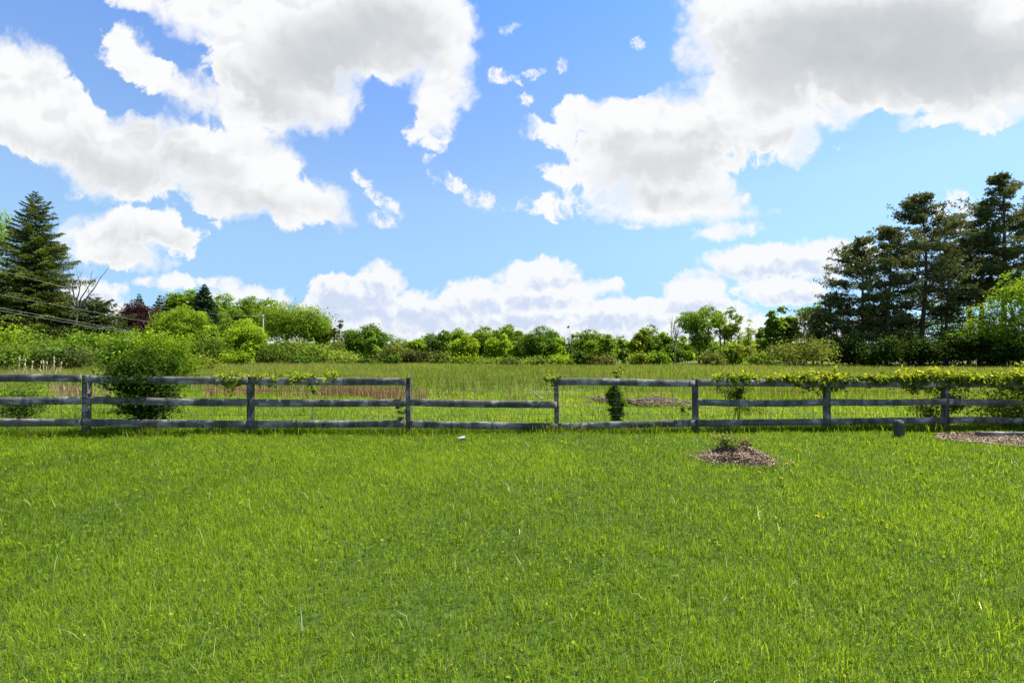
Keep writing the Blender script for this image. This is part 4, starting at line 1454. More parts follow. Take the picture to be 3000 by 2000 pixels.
def broadleaf(lab, px, Y, py_top, wpx, r, col, py_low=None, n=5200, size=None, dense=1.0, lobes=26, shape='round', bark=None, group=None,
              name='broadleaf_tree', trunks=1, lean=0.0, lobe=(0.22, 0.36), cat='tree', depth=0.9, ratio=0.55, clump=1.0, trunk_w=1.0):
    x = float(X(px, Y))
    zb = float(gz(x, Y))
    H = Z(py_top, Y) - zb
    W = wpx * 1.20 / F * Y / 2
    n = int(n * 2.3)
    py_low = py_low + 14 if py_low else None
    lo = H * 0.22 if py_low is None else max(Z(py_low, Y) - zb, 0.05)
    size = size or np.clip(0.0021 * Y, 0.05, 0.30)
    root = empty(name, (x, Y, zb), lab, cat, group)
    st, lf = MB(), MB()
    cs, rs = [], []
    tries = 0
    while len(cs) < lobes and tries < 4000:
        tries += 1
        u = r.uniform(-1, 1, 3)
        if not (0.15 < (u ** 2).sum() < 1.0):
            continue
        t = (u[2] + 1) / 2
        wk = {'round': 1.0, 'oval': 0.95, 'vase': 0.55 + 0.6 * t, 'column': 1.0, 'umbrella': 0.7 + 0.45 * t, 'cone': 1.15 - 0.75 * t, 'spread': 1.05}[shape]
        rad = W * r.uniform(*lobe)
        zr = (H - lo) / 2
        rad = min(rad, zr * 0.75)
        c = np.array([u[0] * max(W - rad * 0.8, 0.05) * wk + lean * W * (t - 0.4), u[1] * max(W * depth - rad * 0.8, 0.05) * wk, lo + zr + u[2] * (zr - rad * 0.75)])
        if cs and np.min(np.linalg.norm(np.array(cs) - c, axis=1)) < rad * 0.55 and r.random() < 0.8:
            continue
        cs.append(c)
        rs.append(rad)
    # a lobe sits at the very top so the height is right
    k = int(np.argmax([c[2] + q for c, q in zip(cs, rs)]))
    cs[k][2] = H - rs[k] * 0.8
    cs, rs = np.array(cs), np.array(rs)
    # trunk(s) and limbs
    tr = (0.012 + 0.016 * H) * trunk_w * (0.8 if trunks > 1 else 1)
    forks = []
    for q in range(trunks):
        off = np.array([r.normal(0, 0.03 * W) + (q - (trunks - 1) / 2) * 0.12 * W, r.normal(0, 0.03 * W), -0.3])
        fh = lo + (H - lo) * r.uniform(0.22, 0.38)
        top = np.array([off[0] * 2.2 + r.normal(0, 0.06 * W) + lean * W * 0.2, r.normal(0, 0.06 * W), fh])
        limb(st, off, top, tr, tr * 0.7, r, 0.03, 8, 0.0, 8)
        forks.append(top)
        ap = np.array([top[0] * 1.6 + lean * W * 0.4, top[1], H * 0.82])
        limb(st, top, ap, tr * 0.7, tr * 0.12, r, 0.05, 8, 0.0, 7)
    for i in np.argsort(cs[:, 2])[:: max(1, len(cs) // 16)]:
        f = forks[int(np.argmin([np.linalg.norm(q[:2] - cs[i][:2]) for q in forks]))].copy()
        if cs[i][2] < f[2]:
            f[2] = max(cs[i][2] * 0.8, 0.2)
        limb(st, f, cs[i], tr * r.uniform(0.30, 0.5), tr * 0.06, r, 0.10, 7, 0.12, 5)
    # foliage: each lobe is a shell of small twig clumps
    per = np.maximum((n * dense * rs ** 2 / (rs ** 2).sum()).astype(int), 10)
    P, N, Cc = [], [], []
    for c, rad, k in zip(cs, rs, per):
        kk = max(int(k / 9), 3)
        d = unit(r.normal(0, 1, (kk, 3)) + np.array([0, 0, 0.25]))
        cc = c + d * (rad * (0.55 + 0.50 * r.random(kk) ** 0.6))[:, None] * np.array([1.1, 1.05, 0.9])
        ct = 1 + r.normal(0, 0.10, kk)
        idx = r.integers(0, kk, k)
        q = cc[idx] + r.normal(0, 1, (k, 3)) * rad * 0.16 * clump * np.array([1.2, 1.2, 0.7])
        P.append(q)
        N.append(unit(d[idx] * 0.7 + r.normal(0, 0.65, (k, 3)) + np.array([0, 0, 0.55])))
        tone = (1 + r.normal(0, 0.12)) * ct[idx]
        Cc.append(jit(np.asarray(col) * TREE_TONE, k, r, 0.16, 0.07) * tone[:, None])
    P, N, Cc = np.vstack(P), np.vstack(N), np.vstack(Cc)
    P[:, 2] = np.maximum(P[:, 2], 0.1)
    leaves(lf, P, N, size * r.uniform(0.55, 1.3, len(P)), r, np.clip(Cc, 0.004, 0.6), ratio)
    st.build('trunk', bark or M_BARK, root, smooth=True)
    lf.build('crown', M_LEAF, root)
    return root


def spruce(lab, px, Y, py_top, wpx, r, col, py_low=None, levels=34, name='spruce_tree', droop=0.30, power=0.85, fill=1.0, group=None, rag=0.25, size=None, tipcol=None):
    """Conifer with whorls of drooping boughs carrying flat sprays."""
    x = float(X(px, Y))
    zb = float(gz(x, Y))
    H = Z(py_top, Y) - zb
    W = wpx / F * Y / 2
    lo = 0.3 if py_low is None else max(Z(py_low, Y) - zb, 0.2)
    root = empty(name, (x, Y, zb), lab, 'conifer', group)
    st, lf = MB(), MB()
    tr = 0.012 * H + 0.05
    st.tube(np.array([(0, 0, -0.3), (0.01 * H * r.normal(), 0, H * 0.5), (0, 0, H * 0.985)]), [tr, tr * 0.55, 0.015], 8)
    size = size or np.clip(0.0027 * Y, 0.06, 0.30)
    col = np.asarray(col) * np.array([1.35, 1.2, 0.9])
    P, T, N, Cc, S = [], [], [], [], []
    tips = np.array(tipcol if tipcol is not None else np.asarray(col) * 1.9)
    for i in range(levels):
        t = (i + r.uniform(-0.3, 0.3)) / (levels - 1)
        t = np.clip(t, 0, 1)
        z = lo + (H - lo) * t
        R0 = W * (1 - t) ** power * (1 + r.normal(0, rag * 0.5)) + 0.012 * H
        nb = int(np.clip(5 + 6 * (1 - t), 5, 11))
        a0 = r.uniform(0, 6.28)
        for k in range(nb):
            if r.random() < 0.06 + rag * 0.15:
                continue
            a = a0 + 2 * np.pi * k / nb + r.normal(0, 0.18)
            L = R0 * r.uniform(0.72, 1.12)
            rise = 0.55 * t - 0.05
            d = np.array([np.cos(a), np.sin(a), 0])
            m = 9
            s = np.linspace(0, 1, m)
            pts = d[None] * (s * L)[:, None]
            pts[:, 2] = z + L * (rise * s - droop * (1 - t * 0.7) * s ** 1.6 + 0.16 * s ** 4)
            if L > 0.5:
                st.tube(pts, np.linspace(0.010 + 0.012 * L, 0.006, m), 4, cap=False)
            q = max(int(11 * fill * (L / size) ** 0.95 * 0.62), 5)
            u = r.random(q) ** 0.75
            sidew = r.normal(0, 1, q) * 0.22 * L * (1 - 0.62 * u) + 0.02
            sd = np.array([-np.sin(a), np.cos(a), 0])
            bp = np.stack([np.interp(u, s, pts[:, j]) for j in range(3)], -1)
            pp = bp + sd[None] * sidew[:, None]
            pp[:, 2] -= np.abs(sidew) * 0.35 + np.abs(r.normal(0, 0.05 * L, q)) * 0.8
            P.append(pp)
            tdir = unit(d[None] * 1.0 + sd[None] * np.sign(sidew)[:, None] * 0.75 + np.array([0, 0, -0.35]) + r.normal(0, 0.25, (q, 3)))
            T.append(tdir)
            c = jit(col, q, r, 0.18, 0.08)
            f = np.clip((u - 0.55) / 0.45, 0, 1)[:, None] * r.uniform(0.2, 1, (q, 1))
            Cc.append(c * (1 - f) + tips[None] * f)
            S.append(size * r.uniform(0.7, 1.5, q) * (0.55 + 0.45 * min(1.0, L / (W * 0.5 + 1e-3))))
    P, T, Cc, S = np.vstack(P), np.vstack(T), np.vstack(Cc), np.concatenate(S)
    sprays(lf, P, T, S, r, Cc, 0.30)
    st.build('trunk', M_PINEBARK, root, smooth=True)
    lf.build('crown', M_NEEDLE, root)
    return root


def sprays(b, p, t, size, r, col, ratio):
    n = len(p)
    nrm = unit(np.cross(t, unit(r.normal(0, 1, (n, 3)) * 0.8 + np.array([0, 0, 0.3]))))
    nrm2 = unit(np.cross(t, nrm))
    sz = size[:, None]
    for q, nn in ((0, nrm), (1, nrm2)):
        s = nn
        v = np.stack([p - t * sz * 0.6, p + s * sz * ratio, p + t * sz * 1.1, p - s * sz * ratio], 1).reshape(-1, 3)
        k = np.arange(n)[:, None] * 4
        b.add(v, None, k + np.array([[0, 1, 2, 3]]), np.repeat(col, 4, axis=0))


def pine(lab, px, Y, py_top, wpx, r, py_low, lean=0.0, tufts=1500,  group=None, col=PINE, offs=0.0, shape=0.7):
    """Tall pine: long bare trunk, spreading limbs that carry tufts of needles in layers."""
    x = float(X(px, Y))
    zb = float(gz(x, Y))
    H = Z(py_top + 20, Y) - zb
    W = wpx / F * Y / 2
    lo = max(Z(py_low + 15, Y) - zb, 0.5)
    root = empty('pine_tree', (x, Y, zb), lab, 'pine', group)
    st, lf = MB(), MB()
    tr = 0.012 * H + 0.03
    n = 14
    t = np.linspace(0, 1, n)
    tx = lean * W * t + 0.10 * W * np.sin(t * 4 + px) * t
    tp = np.stack([tx, 0.05 * W * np.sin(t * 5 + 1), -0.3 + (H * 0.97 + 0.3) * t], -1)
    st.tube(tp, tr * (1 - 0.86 * t ** 1.2), 9)
    at = lambda z: np.array([np.interp(z, tp[:, 2], tp[:, j]) for j in range(3)])
    P, T, S, Cc = [], [], [], []
    limbs = int(40 + 14 * (H - lo) / 8)
    tufts = tufts * 2.3
    for i in range(limbs):
        u = (i + r.random()) / limbs
        z = lo + (H - lo) * u
        prof = np.clip(np.sin(np.pi * np.clip(0.20 + 0.80 * u, 0, 1)) ** shape, 0.12, 1)
        L = W * prof * r.uniform(0.55, 1.15)
        a = r.uniform(0, 2 * np.pi)
        d = np.array([np.cos(a) + offs, np.sin(a) * 0.9, 0])
        p0 = at(z)
        m = 8
        s = np.linspace(0, 1, m)
        rise = -0.10 + 0.65 * u + r.normal(0, 0.10)
        pts = p0 + d * (s * L)[:, None]
        pts[:, 2] += L * (rise * s + 0.10 * np.sin(s * 3 + i)) + L * 0.12 * s ** 2
        pts += r.normal(0, 0.03 * L, (m, 3)) * s[:, None]
        st.tube(pts, np.linspace(tr * 0.30 * (1 - 0.6 * u) + 0.012, 0.012, m), 5, cap=False)
        # side shoots with tufts, denser to the end of the limb
        k = max(int(tufts / limbs * (0.5 + 0.7 * prof)), 8)
        w = 0.25 + 0.75 * r.random(k) ** 0.7
        bp = np.stack([np.interp(w, s, pts[:, j]) for j in range(3)], -1)
        cl = r.integers(0, max(k // 9, 2), k)
        offc = r.normal(0, 1, (max(k // 9, 2), 3)) * np.array([0.19, 0.19, 0.055]) * max(L, W * 0.4)
        q = bp * 0.65 + bp[np.searchsorted(np.arange(k), cl)] * 0.35 + offc[cl] + r.normal(0, 0.14, (k, 3)) * np.array([1, 1, 0.6])
        q[:, 2] += 0.06 * L
        P.append(q)
        Cc.append(jit(col, k, r, 0.22, 0.08) * (1 + r.normal(0, 0.15)))
    P, Cc = np.vstack(P), np.vstack(Cc)
    n = len(P)
    size = 0.0048 * Y
    for f in range(5):
        d = unit(r.normal(0, 1, (n, 3)) + np.array([0, 0, 0.35]))
        sprays1(lf, P + r.normal(0, 0.05, (n, 3)), d, size * r.uniform(0.6, 1.3, n), r, Cc * (1 + 0.25 * (r.random((n, 1)) - 0.5)))
    st.build('trunk', M_PINEBARK, root, smooth=True)
    lf.build('crown', M_NEEDLE, root)
    return root


def sprays1(b, p, t, size, r, col):
    n = len(p)
    s = unit(np.cross(t, r.normal(0, 1, (n, 3))))
    sz = size[:, None]
    v = np.stack([p - t * sz * 0.15, p + s * sz * 0.20 + t * sz * 0.5, p + t * sz * 1.1, p - s * sz * 0.20 + t * sz * 0.5], 1).reshape(-1, 3)
    k = np.arange(n)[:, None] * 4
    b.add(v, None, k + np.array([[0, 1, 2, 3]]), np.repeat(col, 4, axis=0))


def bare(lab, px, Y, py_top, wpx, r, py_fork, name='bare_tree', stems=3, dark=False, fine=5, tw=1.0):
    """Leafless tree: forking limbs down to fine twigs."""
    x = float(X(px, Y))
    zb = float(gz(x, Y))
    H = Z(py_top, Y) - zb
    W = wpx / F * Y / 2
    fk = Z(py_fork, Y) - zb
    root = empty(name, (x, Y, zb), lab, 'tree')
    st = MB()
    tr = (0.010 * H + 0.02) * tw
    limb(st, (0, 0, -0.3), (0, 0, fk), tr, tr * 0.8, r, 0.03, 6, 0, 7)
    for i in range(stems):
        a = (i + 0.5) / stems * 2 - 1 + r.normal(0, 0.08)
        Ls = (H - fk) * r.uniform(0.85, 1.05)
        fan = min(W / (H - fk), 1.2)
        P = twig_walk(r, (r.normal(0, tr), r.normal(0, tr), fk), (a * fan * 1.5, r.normal(0, 0.25), 1.0), 12, Ls / 11 * math.sqrt(1 + (a * fan) ** 2), 0.15, 0.10)
        P[:, 2] = np.minimum(P[:, 2], H)
        st.tube(P, np.linspace(tr * 0.62, tr * 0.10, 13), 6)
        P = P[:10]
        for k in range(fine):
            j = r.integers(2, 9)
            d = unit(P[j] - P[j - 1] + r.normal(0, 0.55, 3) + np.array([a * 0.3, 0, 0.5]))
            L = (H - fk) * r.uniform(0.14, 0.38)
            Q = twig_walk(r, P[j], d, 6, L / 6, 0.16, 0.06)
            st.tube(Q, np.linspace(tr * 0.24, tr * 0.07, 7), 5, cap=False)
            for m in range(3):
                jj = r.integers(2, 6)
                Q2 = twig_walk(r, Q[jj], unit(Q[jj] - Q[jj - 1] + r.normal(0, 0.6, 3)), 4, L * 0.10, 0.2, 0.05)
                st.tube(Q2, np.linspace(tr * 0.09, tr * 0.05, 5), 4, cap=False)
    st.build('trunk', M_BARK if dark else M_DEAD, root, smooth=True)
    return root


def build_trees():
    r = np.random.default_rng(77)
    # ---- left: conifers and garden trees by the road
    spruce('tall dark green spruce towering at the left edge', 100, 66, 562, 262, r, SPRUCE, 990, 54, rag=0.46, droop=0.40, power=0.78, fill=1.9, size=0.14)
    broadleaf('bright green tree half hidden behind the tall spruce, cut by the left edge', -28, 74, 612, 150, r, MID, 960, 6000, lobes=26, shape='oval')
    spruce('dense dark conifer low under the tall spruce at the left edge', -10, 62, 800, 210, r, (0.030, 0.058, 0.018), 1000, 26, rag=0.3, power=0.6)
    spruce('broad olive green conifer with a ragged top beside the leafless tree', 278, 69, 872, 205, r, (0.040, 0.072, 0.020), 1000, 28, rag=0.5, power=0.55, droop=0.38, tipcol=(0.11, 0.14, 0.035))
    spruce('brownish green conifer between the tall spruce and the ragged one', 190, 70, 885, 150, r, (0.050, 0.062, 0.024), 1000, 22, rag=0.5, power=0.5, droop=0.35)
    bare('leafless tree with forked dark limbs beside the tall spruce', 226, 66, 775, 150, r, 905, stems=5, dark=True, fine=3, tw=1.0)
    broadleaf('round copper leaved maple among green trees', 408, 76, 886, 112, r, COPPER, 992, 6000, lobes=24, shape='round')
    spruce('small pointed blue green spruce rising behind the copper maple', 407, 96, 862, 44, r, BLUESPR, 960, 20, rag=0.2, droop=0.15)
    spruce('small blue green spruce right of the copper maple', 468, 97, 866, 58, r, BLUESPR, 960, 20, rag=0.2, droop=0.15)
    spruce('greyish conifer with drooping boughs between the copper maple and the bright maple', 462, 84, 900, 92, r, (0.055, 0.075, 0.040), 990, 20, rag=0.3, power=0.7)
    spruce('slim pointed dark spruce standing above the round crowns', 598, 90, 834, 98, r, (0.026, 0.054, 0.024), 985, 40, rag=0.12, droop=0.14, power=0.80, fill=1.6)
    broadleaf('round topped green tree left of the slim pointed spruce', 545, 100, 850, 104, r, MID, 930, 5200, lobes=22)
    broadleaf('bright light green maple standing in front of the slim pointed spruce', 532, 58, 896, 140, r, (0.118, 0.195, 0.016), 1010, 6500, lobes=34, shape='oval')
    broadleaf('green tree just right of the slim pointed spruce', 655, 99, 862, 104, r, MID, 985, 5600, lobes=24)
    broadleaf('mid green tree second right of the slim pointed spruce', 718, 97, 869, 110, r, (0.078, 0.140, 0.017), 990, 5600, lobes=24)
    broadleaf('green tree whose crown rises behind the utility pole', 778, 99, 880, 100, r, MID, 990, 5200, lobes=22)
    broadleaf('young bright green tree leafy to the ground before the utility pole', 715, 50, 935, 122, r, BRIGHT, 1062, 7000, lobes=30, shape='oval')
    broadleaf('light green loose tree between the bright maple and the utility pole', 632, 62, 930, 118, r, (0.090, 0.165, 0.018), 1030, 5200, lobes=24)
    broadleaf('big domed maple with dark limbs showing under its crown', 858, 84, 887, 206, r, (0.088, 0.150, 0.018), 992, 9500, lobes=42, shape='umbrella', bark=M_PINEBARK, trunk_w=1.2)
    broadleaf('yellowish green tree on the right shoulder of the domed maple', 935, 88, 926, 92, r, (0.115, 0.165, 0.024), 1010, 4200, lobes=20)
    broadleaf('thin sparse sapling with bare stems between the domed maple and the dark spreading tree', 988, 80, 938, 40, r, OLIVE, 1000, 420, lobes=12, shape='column', trunks=3, name='sapling')
    broadleaf('small open tree below the sparse sapling with forked stems', 978, 74, 1000, 80, r, (0.085, 0.120, 0.026), 1040, 1800, lobes=14, trunks=3, shape='vase')
    broadleaf('dark green spreading tree standing alone right of the domed maple', 1063, 80, 953, 138, r, DARK, 1030, 7000, lobes=30, shape='umbrella', bark=M_PINEBARK)
    broadleaf('light green young tree in front of the dark spreading tree', 1092, 74, 968, 48, r, (0.10, 0.18, 0.03), 1046, 2600, lobes=14, shape='oval')
    # ---- centre: the far hedge of trees
    broadleaf('small round tree right of the gap in the tree line', 1224, 82, 993, 66, r, BRIGHT, 1045, 2800, lobes=16)
    broadleaf('leaning snag wrapped in pale leaves at the gap in the tree line', 1197, 78, 1008, 20, r, YEL, 1050, 260, lobes=6, shape='column', name='snag')
    bare('thin leafless sapling rising from the tree line right of the gap', 1262, 78, 968, 26, r, 1010, stems=3, fine=4)
    row = [
        ('olive green tree right of the thin leafless sapling', 1290, 80, 978, 84, DARK, 1040, 4200, 'round'),
        ('bright green tree leafy to the ground left of the domed far crowns', 1362, 72, 992, 84, BRIGHT, 1055, 4600, 'oval'),
        ('domed mid green crown left of the highest crown in the far hedge', 1335, 86, 970, 84, MID, 1030, 4200, 'round'),
        ('domed yellowish crown in the far hedge, left of the highest one', 1408, 86, 964, 86, (0.095, 0.150, 0.020), 1030, 4400, 'round'),
        ('highest domed crown in the middle of the far hedge', 1478, 85, 957, 92, (0.085, 0.145, 0.018), 1030, 4600, 'round'),
        ('light green tree low in front of the highest domed crown', 1462, 72, 985, 72, BRIGHT, 1050, 3400, 'oval'),
        ('light green tree between the highest crown and the dark rounded one', 1522, 80, 976, 70, (0.10, 0.165, 0.02), 1040, 3400, 'oval'),
        ('dark rounded tree with a dense crown in the far hedge', 1586, 76, 962, 112, (0.055, 0.115, 0.015), 1060, 6800, 'round'),
        ('pale bushy tree on the right flank of the dark rounded tree', 1642, 74, 998, 58, BRIGHT, 1055, 2600, 'round'),
        ('broad round tree right of the tall sparse sapling', 1728, 77, 972, 104, (0.090, 0.150, 0.018), 1050, 5200, 'umbrella'),
        ('small slim tree at the right foot of the broad round tree', 1782, 76, 988, 34, MID, 1050, 1500, 'oval'),
        ('narrow dark green cedar shaped tree right of the far hill', 1828, 70, 1004, 30, DARK, 1064, 1900, 'column'),
        ('yellow green rounded tree right of the narrow dark one', 1862, 72, 984, 56, YEL, 1058, 2600, 'round'),
        ('airy tree with an open crown left of the grey leafless tree', 1898, 73, 961, 72, (0.085, 0.145, 0.018), 1040, 2400, 'vase'),
        ('tall green tree just left of the grey leafless tree', 1940, 74, 980, 66, MID, 1050, 2800, 'oval'),
        ('dark bushy tree under the grey leafless tree', 1978, 66, 1015, 72, DARK, 1066, 3400, 'round'),
        ('light green tree at the foot of the tall forked tree', 2005, 68, 992, 58, BRIGHT, 1060, 2600, 'oval'),
    ]
    for lab, px, Y, pt, w, col, pl, n, sh in row:
        broadleaf(lab, px, Y, pt - 7, w, r, col, pl, n, lobes=max(16, int(w / 3.2)), shape=sh)
    broadleaf('tall sparse sapling with thin leafy twigs standing above the far hedge', 1672, 74, 955, 26, r, (0.10, 0.13, 0.035), 1035, 300, lobes=14, shape='column', name='sapling', trunks=2)
    broadleaf('short leafy sapling right of the tall sparse sapling', 1692, 78, 980, 24, r, (0.11, 0.14, 0.035), 1040, 220, lobes=9, shape='column', name='sapling')
    bare('grey leafless tree beside the tall forked tree', 1978, 62, 922, 84, r, 1010, stems=5, fine=8, tw=1.1)
    broadleaf('tall tree with a dark forked trunk and an open green crown', 2052, 55, 893, 142, r, (0.080, 0.150, 0.018), 1010, 4600, lobes=34, shape='vase', trunks=2, bark=M_PINEBARK, lobe=(0.15, 0.26), trunk_w=1.1, size=0.12)
    broadleaf('tall feathery birch like tree right of the forked tree', 2124, 57, 900, 92, r, (0.100, 0.160, 0.022), 1000, 3000, lobes=26, shape='vase', trunks=3, lobe=(0.16, 0.26), size=0.11)
    broadleaf('thin yellowish young tree standing alone before the far hills', 2196, 58, 935, 50, r, YEL, 1050, 700, lobes=30, shape='cone', lobe=(0.22, 0.40), name='sapling', size=0.10, clump=1.5)
    broadleaf('small dark tree left of the twin topped tree', 2230, 60, 960, 44, r, MID, 1050, 1300, lobes=14, shape='oval')
    broadleaf('dark green twin topped tree left of the pines', 2262, 57, 912, 54, r, (0.085, 0.150, 0.016), 1045, 4600, lobes=40, shape='oval', size=0.15)
    broadleaf('taller top of dark green leaves beside the twin topped tree', 2300, 58, 900, 70, r, (0.095, 0.165, 0.016), 1045, 5200, lobes=44, shape='oval', size=0.15)
    broadleaf('light green tree just left of the first pine', 2385, 56, 884, 104, r, (0.080, 0.150, 0.018), 1020, 3600, lobes=26, shape='oval', lobe=(0.18, 0.30))
    for k in range(17):
        px = 1185 + 65 * k + float(r.uniform(-14, 14))
        broadleaf('pale green tree filling the background just behind the far hedge', px, 100 + float(r.uniform(0, 12)), 978 + float(r.uniform(-6, 12)), 84, r, (0.100, 0.160, 0.026), 1050, 1800, lobes=22, group='background trees behind the far hedge')
    # ---- right: the pine grove
    pine('lowest pine at the left edge of the grove', 2452, 53, 862, 170, r, 1045, 0.0, 1300, offs=-0.15)
    pine('second pine from the left of the grove, sloping shoulder', 2528, 52, 680, 205, r, 1020, 0.05, 2200, offs=-0.12)
    pine('left pine leaning under the tallest middle pine', 2600, 50, 645, 180, r, 970, 0.0, 1600, offs=-0.12)
    pine('tallest pine in the middle of the grove with a dense dark crown', 2702, 51, 548, 250, r, 985, 0.06, 3600, shape=0.85)
    pine('slim pine behind the tallest middle pine on its right', 2775, 55, 690, 130, r, 900, 0.0, 800)
    pine('pine with a bare lower trunk between the two tallest pines', 2842, 54, 655, 140, r, 880, 0.05, 1100)
    pine('pine with reddish limbs left of the tallest right hand pine', 2872, 51, 600, 140, r, 860, 0.1, 1000)
    pine('tallest pine at the right edge of the photo', 2942, 50, 488, 215, r, 860, 0.05, 2400, shape=0.9)
    pine('pine cut by the right edge behind the tallest one', 3060, 53, 560, 200, r, 880, 0.0, 1100)
    broadleaf('bright green maple at the right edge in front of the pine trunks', 2985, 43, 800, 250, r, (0.105, 0.180, 0.016), 1030, 4600, lobes=64, shape='cone', lobe=(0.12, 0.24), size=0.105, depth=0.7)
    broadleaf('lower light green tree leaning out left of the bright maple', 2880, 44, 925, 150, r, (0.095, 0.165, 0.016), 1040, 2400, lobes=40, shape='spread', lobe=(0.14, 0.28), size=0.105)
    broadleaf('darker green tree above the bright maple at the right edge', 3040, 46, 745, 150, r, (0.055, 0.115, 0.016), 960, 3600, lobes=20, size=0.11)
    broadleaf('leafy green undergrowth tree between the pine trunks', 2770, 56, 880, 170, r, (0.065, 0.125, 0.016), 1030, 3200, lobes=24, shape='spread')
    broadleaf('green understory tree below the second pine', 2590, 55, 900, 150, r, (0.060, 0.115, 0.016), 1030, 2800, lobes=22, shape='spread')
    # ---- shrubs: dark ones under the pines
    S = dict(mat=M_LEAF)
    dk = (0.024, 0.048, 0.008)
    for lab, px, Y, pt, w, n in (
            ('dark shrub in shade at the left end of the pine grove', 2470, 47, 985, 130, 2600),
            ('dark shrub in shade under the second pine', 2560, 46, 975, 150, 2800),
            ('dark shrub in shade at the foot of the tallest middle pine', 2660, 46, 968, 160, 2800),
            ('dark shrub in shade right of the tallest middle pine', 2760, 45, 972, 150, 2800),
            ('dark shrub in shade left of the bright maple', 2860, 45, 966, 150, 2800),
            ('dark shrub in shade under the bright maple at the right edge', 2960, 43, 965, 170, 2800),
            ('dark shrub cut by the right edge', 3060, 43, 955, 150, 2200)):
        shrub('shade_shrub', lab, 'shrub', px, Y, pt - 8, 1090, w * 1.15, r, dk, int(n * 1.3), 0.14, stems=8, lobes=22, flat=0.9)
    shrub('hawthorn_bush', 'wide flat topped olive green bush left of the pine grove', 'bush', 2345, 46, 985, 1064, 215, r, (0.100, 0.130, 0.028), 5200, 0.11, stems=12, lobes=30, flat=0.7)
    # shrubs along the field edge, left to right
    edge = [
        ('bright yellow green shrub at the left edge below the conifers', -15, 36, 955, 190, BRIGHT, 3400),
        ('light green feathery shrub below the tall spruce', 95, 38, 962, 150, (0.095, 0.16, 0.030), 3000),
        ('grey green willow like shrub above the cattails', 118, 31, 1000, 150, (0.085, 0.145, 0.035), 2600),
        ('low green shrub behind the cattails at the left edge', 8, 29, 1012, 130, (0.085, 0.145, 0.022), 2200),
        ('green shrub right of the feathery one, below the ragged conifer', 185, 38, 972, 120, MID, 2400),
        ('silvery green shrub right of the cattails', 215, 32, 1002, 110, (0.10, 0.145, 0.050), 2200),
        ('light green shrub below the brown conifer', 262, 40, 968, 120, (0.09, 0.16, 0.02), 2600),
        ('tall loose green shrub below the copper maple', 345, 38, 962, 150, (0.085, 0.155, 0.018), 3000),
        ('bright shrub with arching tips right of the copper maple', 440, 41, 958, 150, BRIGHT, 3200),
        ('yellowish low shrub behind the second span of the fence', 560, 30, 1040, 170, (0.125, 0.165, 0.024), 2600),
        ('dense green shrub left of the young bright tree', 610, 44, 985, 130, (0.075, 0.135, 0.018), 3000),
        ('shrub with brownish twigs at the foot of the bright maple', 525, 46, 995, 120, (0.085, 0.125, 0.025), 2600),
        ('round bright shrub at the foot of the young bright tree', 690, 43, 1030, 90, BRIGHT, 1900),
        ('light green shrub right of the young bright tree', 800, 50, 998, 120, (0.10, 0.16, 0.022), 2800),
        ('wide low shrub under the domed maple', 880, 52, 1000, 140, (0.105, 0.165, 0.024), 3200),
        ('dark low shrub in front of the wide one under the domed maple', 880, 46, 1035, 80, DARK, 1500),
        ('pale green shrub below the yellowish tree', 950, 54, 1015, 110, (0.11, 0.165, 0.026), 2400),
        ('low yellowish shrub left of the dark spreading tree', 1010, 52, 1030, 100, (0.12, 0.165, 0.028), 2000),
        ('dark low shrub at the foot of the dark spreading tree', 1085, 52, 1045, 90, DARK, 1500),
        ('olive domed shrub right of the dark spreading tree', 1160, 56, 1012, 110, OLIVE, 2800),
        ('small dark shrub before the olive domed one', 1150, 50, 1043, 60, DARK, 1100),
        ('olive brown shrub at the foot of the snag', 1215, 54, 1030, 80, (0.075, 0.095, 0.028), 1800),
        ('wide olive shrub left of the light green hedge', 1285, 55, 1028, 110, (0.085, 0.12, 0.028), 2400),
        ('low bright shrub in front of the bright leafy tree', 1362, 52, 1045, 80, BRIGHT, 1700),
        ('yellow green shrub below the highest domed crown', 1430, 53, 1038, 90, (0.115, 0.175, 0.025), 2000),
        ('low green shrub left of the dark rounded tree', 1500, 52, 1042, 90, (0.09, 0.15, 0.02), 1900),
        ('low pale shrub at the foot of the dark rounded tree', 1575, 51, 1046, 80, (0.10, 0.165, 0.024), 1700),
        ('bright shrub below the tall sparse sapling', 1640, 52, 1035, 90, BRIGHT, 2000),
        ('dark shrub below the broad round tree', 1700, 52, 1030, 70, (0.06, 0.115, 0.016), 1700),
        ('olive shrub at the foot of the broad round tree', 1760, 51, 1040, 90, OLIVE, 2000),
        ('yellowish shrub below the yellow green rounded tree', 1870, 53, 1032, 80, YEL, 1800),
        ('green shrub left of the forked trunk', 1930, 51, 1030, 80, MID, 1800),
        ('low olive shrub at the foot of the forked tree', 2090, 50, 1035, 90, (0.10, 0.135, 0.028), 1900),
        ('bright yellow green shrub between the forked tree and the thin yellowish one', 2155, 52, 1010, 100, (0.135, 0.195, 0.026), 2600),
        ('low green shrub left of the wide olive bush', 2235, 49, 1025, 90, (0.085, 0.14, 0.02), 2000),
    ]
    for lab, px, Y, pt, w, col, n in edge:
        shrub('field_shrub', lab, 'shrub', px, Y, pt + float(r.uniform(-14, 12)), 1075, w * 1.25, r, np.asarray(col) * (1 + r.normal(0, 0.12)), int(n * 1.0), 0.0030 * Y, stems=8, lobes=max(12, int(w / 5)), shape='vase' if n % 400 else 'round', flat=0.8, fine=0.38)


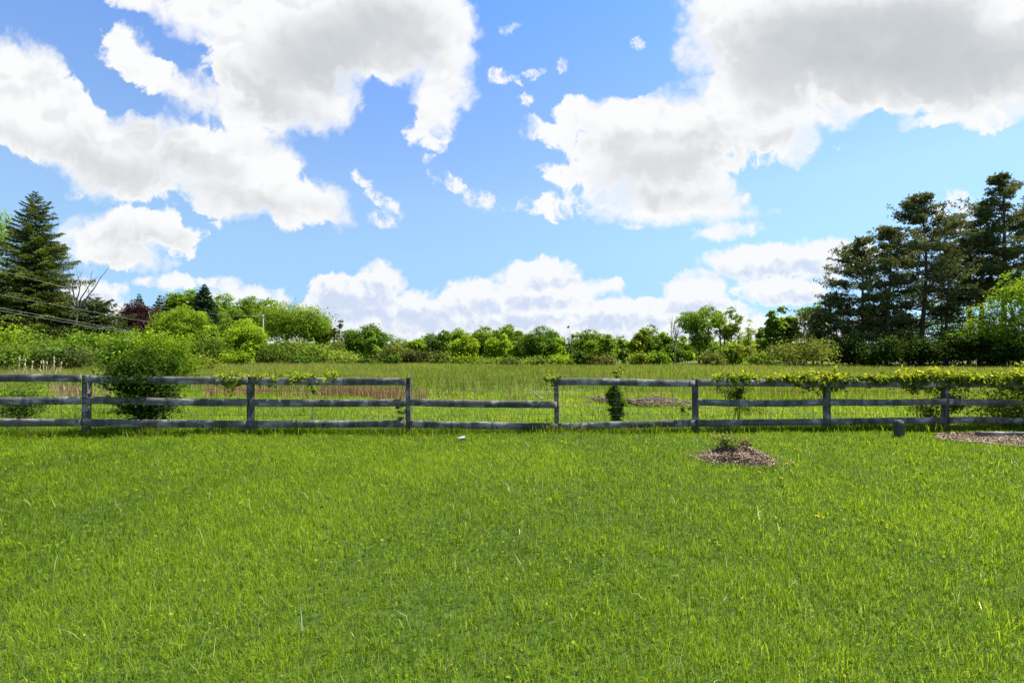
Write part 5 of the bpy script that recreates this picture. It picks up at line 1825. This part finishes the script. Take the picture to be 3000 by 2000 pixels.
def build_far_wood():
    """The low land behind the tree line: a far wood that reads as one mass."""
    r = np.random.default_rng(91)
    b = MB()
    for row in range(3):
        n = 90
        Y = 150 + 26 * row + r.uniform(-9, 9, n)
        px = np.linspace(-500, 3500, n) + r.uniform(-20, 20, n)
        for k in range(n):
            x = float(X(px[k], Y[k]))
            z = float(gz(x, Y[k]))
            Ht = Z(1006 + r.uniform(-6, 9), Y[k]) - z
            w = r.uniform(4.5, 7.5)
            m = 420
            d = unit(r.normal(0, 1, (m, 3)))
            q = d * r.random((m, 1)) ** 0.3 * np.array([w, w * 0.7, Ht * 0.55]) + np.array([x, Y[k], z + Ht * 0.47])
            q[:, 2] = np.minimum(q[:, 2] + 0.5 * np.sin(q[:, 0] * 1.3), z + Ht * 1.04)
            leaves(b, q, unit(d + r.normal(0, 0.7, (m, 3)) + np.array([0, 0, .4])), r.uniform(0.3, 0.7, m), r, jit((0.075, 0.125, 0.022), m, r, 0.2, 0.06) * (1 + r.normal(0, 0.15)), 0.6)
    o = b.build('distant_woods', M_LEAF)
    tag(o, 'far low band of woods behind the tree line at the back of the meadow', 'woods', kind='stuff')


def build_lines():
    # utility pole far off and the wires that come from the road at left
    Y = 73.0
    x = float(X(771, Y))
    zb = float(gz(x, Y))
    zt = Z(921, Y)
    root = empty('utility_pole', (x, Y, zb), 'grey wooden utility pole among the trees at left', 'pole')
    b = MB()
    b.tube([(0, 0, -1), (0, 0, zt - zb)], [0.12, 0.09], 8)
    b.build('pole_shaft', M_DEAD, root, smooth=True)
    b = MB()
    b.box((-0.8, -0.05, zt - zb - 0.33), (0.25, 0.05, zt - zb - 0.24))
    b.tube([(-0.82, 0, zt - zb - 0.22), (-0.82, 0, zt - zb + 0.0)], 0.05, 6)
    b.tube([(0.28, 0, zt - zb - 0.22), (0.28, 0, zt - zb + 0.0)], 0.05, 6)
    b.build('crossarm', M_DEAD, root)
    M = metal('bare_cable', (0.40, 0.40, 0.40), 0.5, 0.3)
    # columns and rows read along each wire; it runs from close by on the left to the pole
    for lab, pts in (
            ('topmost overhead wire crossing in front of the tall spruce', [(-260, 738), (0, 793), (166, 836), (395, 888), (560, 911), (700, 925), (766, 926)]),
            ('second overhead wire, below the topmost one at left', [(-260, 806), (0, 863), (240, 907), (485, 950), (640, 961), (768, 964)]),
            ('third overhead wire, the bright one of the lower pair', [(-260, 858), (0, 902), (200, 937), (415, 975), (600, 988), (769, 992)]),
            ('lowest overhead wire, just under the bright one', [(-260, 864), (0, 910), (200, 945), (427, 980), (600, 991), (769, 996)])):
        px = np.array([p[0] for p in pts], float)
        py = np.array([p[1] for p in pts], float)
        u = np.linspace(px[0], px[-1], 40)
        k = np.polyfit(px, py, 3)
        v = np.polyval(k, u)
        v += np.interp(u, px, py - np.polyval(k, px))
        # depth so that the run is straight in plan
        ka, kb = 48.0, Y - 0.3
        xa, xb = X(px[0], ka), X(px[-1], kb)
        m = (kb - ka) / (xb - xa)
        q = (u - 1500) / F
        D = (ka - m * xa) / (1 - m * q)
        P = np.stack([q * D, D, EYE + (HZ - v) / F * D], -1)
        b = MB()
        c0 = P[-1].copy()
        b.tube(P - c0, 0.009, 5)
        tag(b.build('overhead_wire', M, loc=tuple(c0)), lab, 'wire', 'overhead wires at left')


build_trees()
build_far_wood()
build_lines()
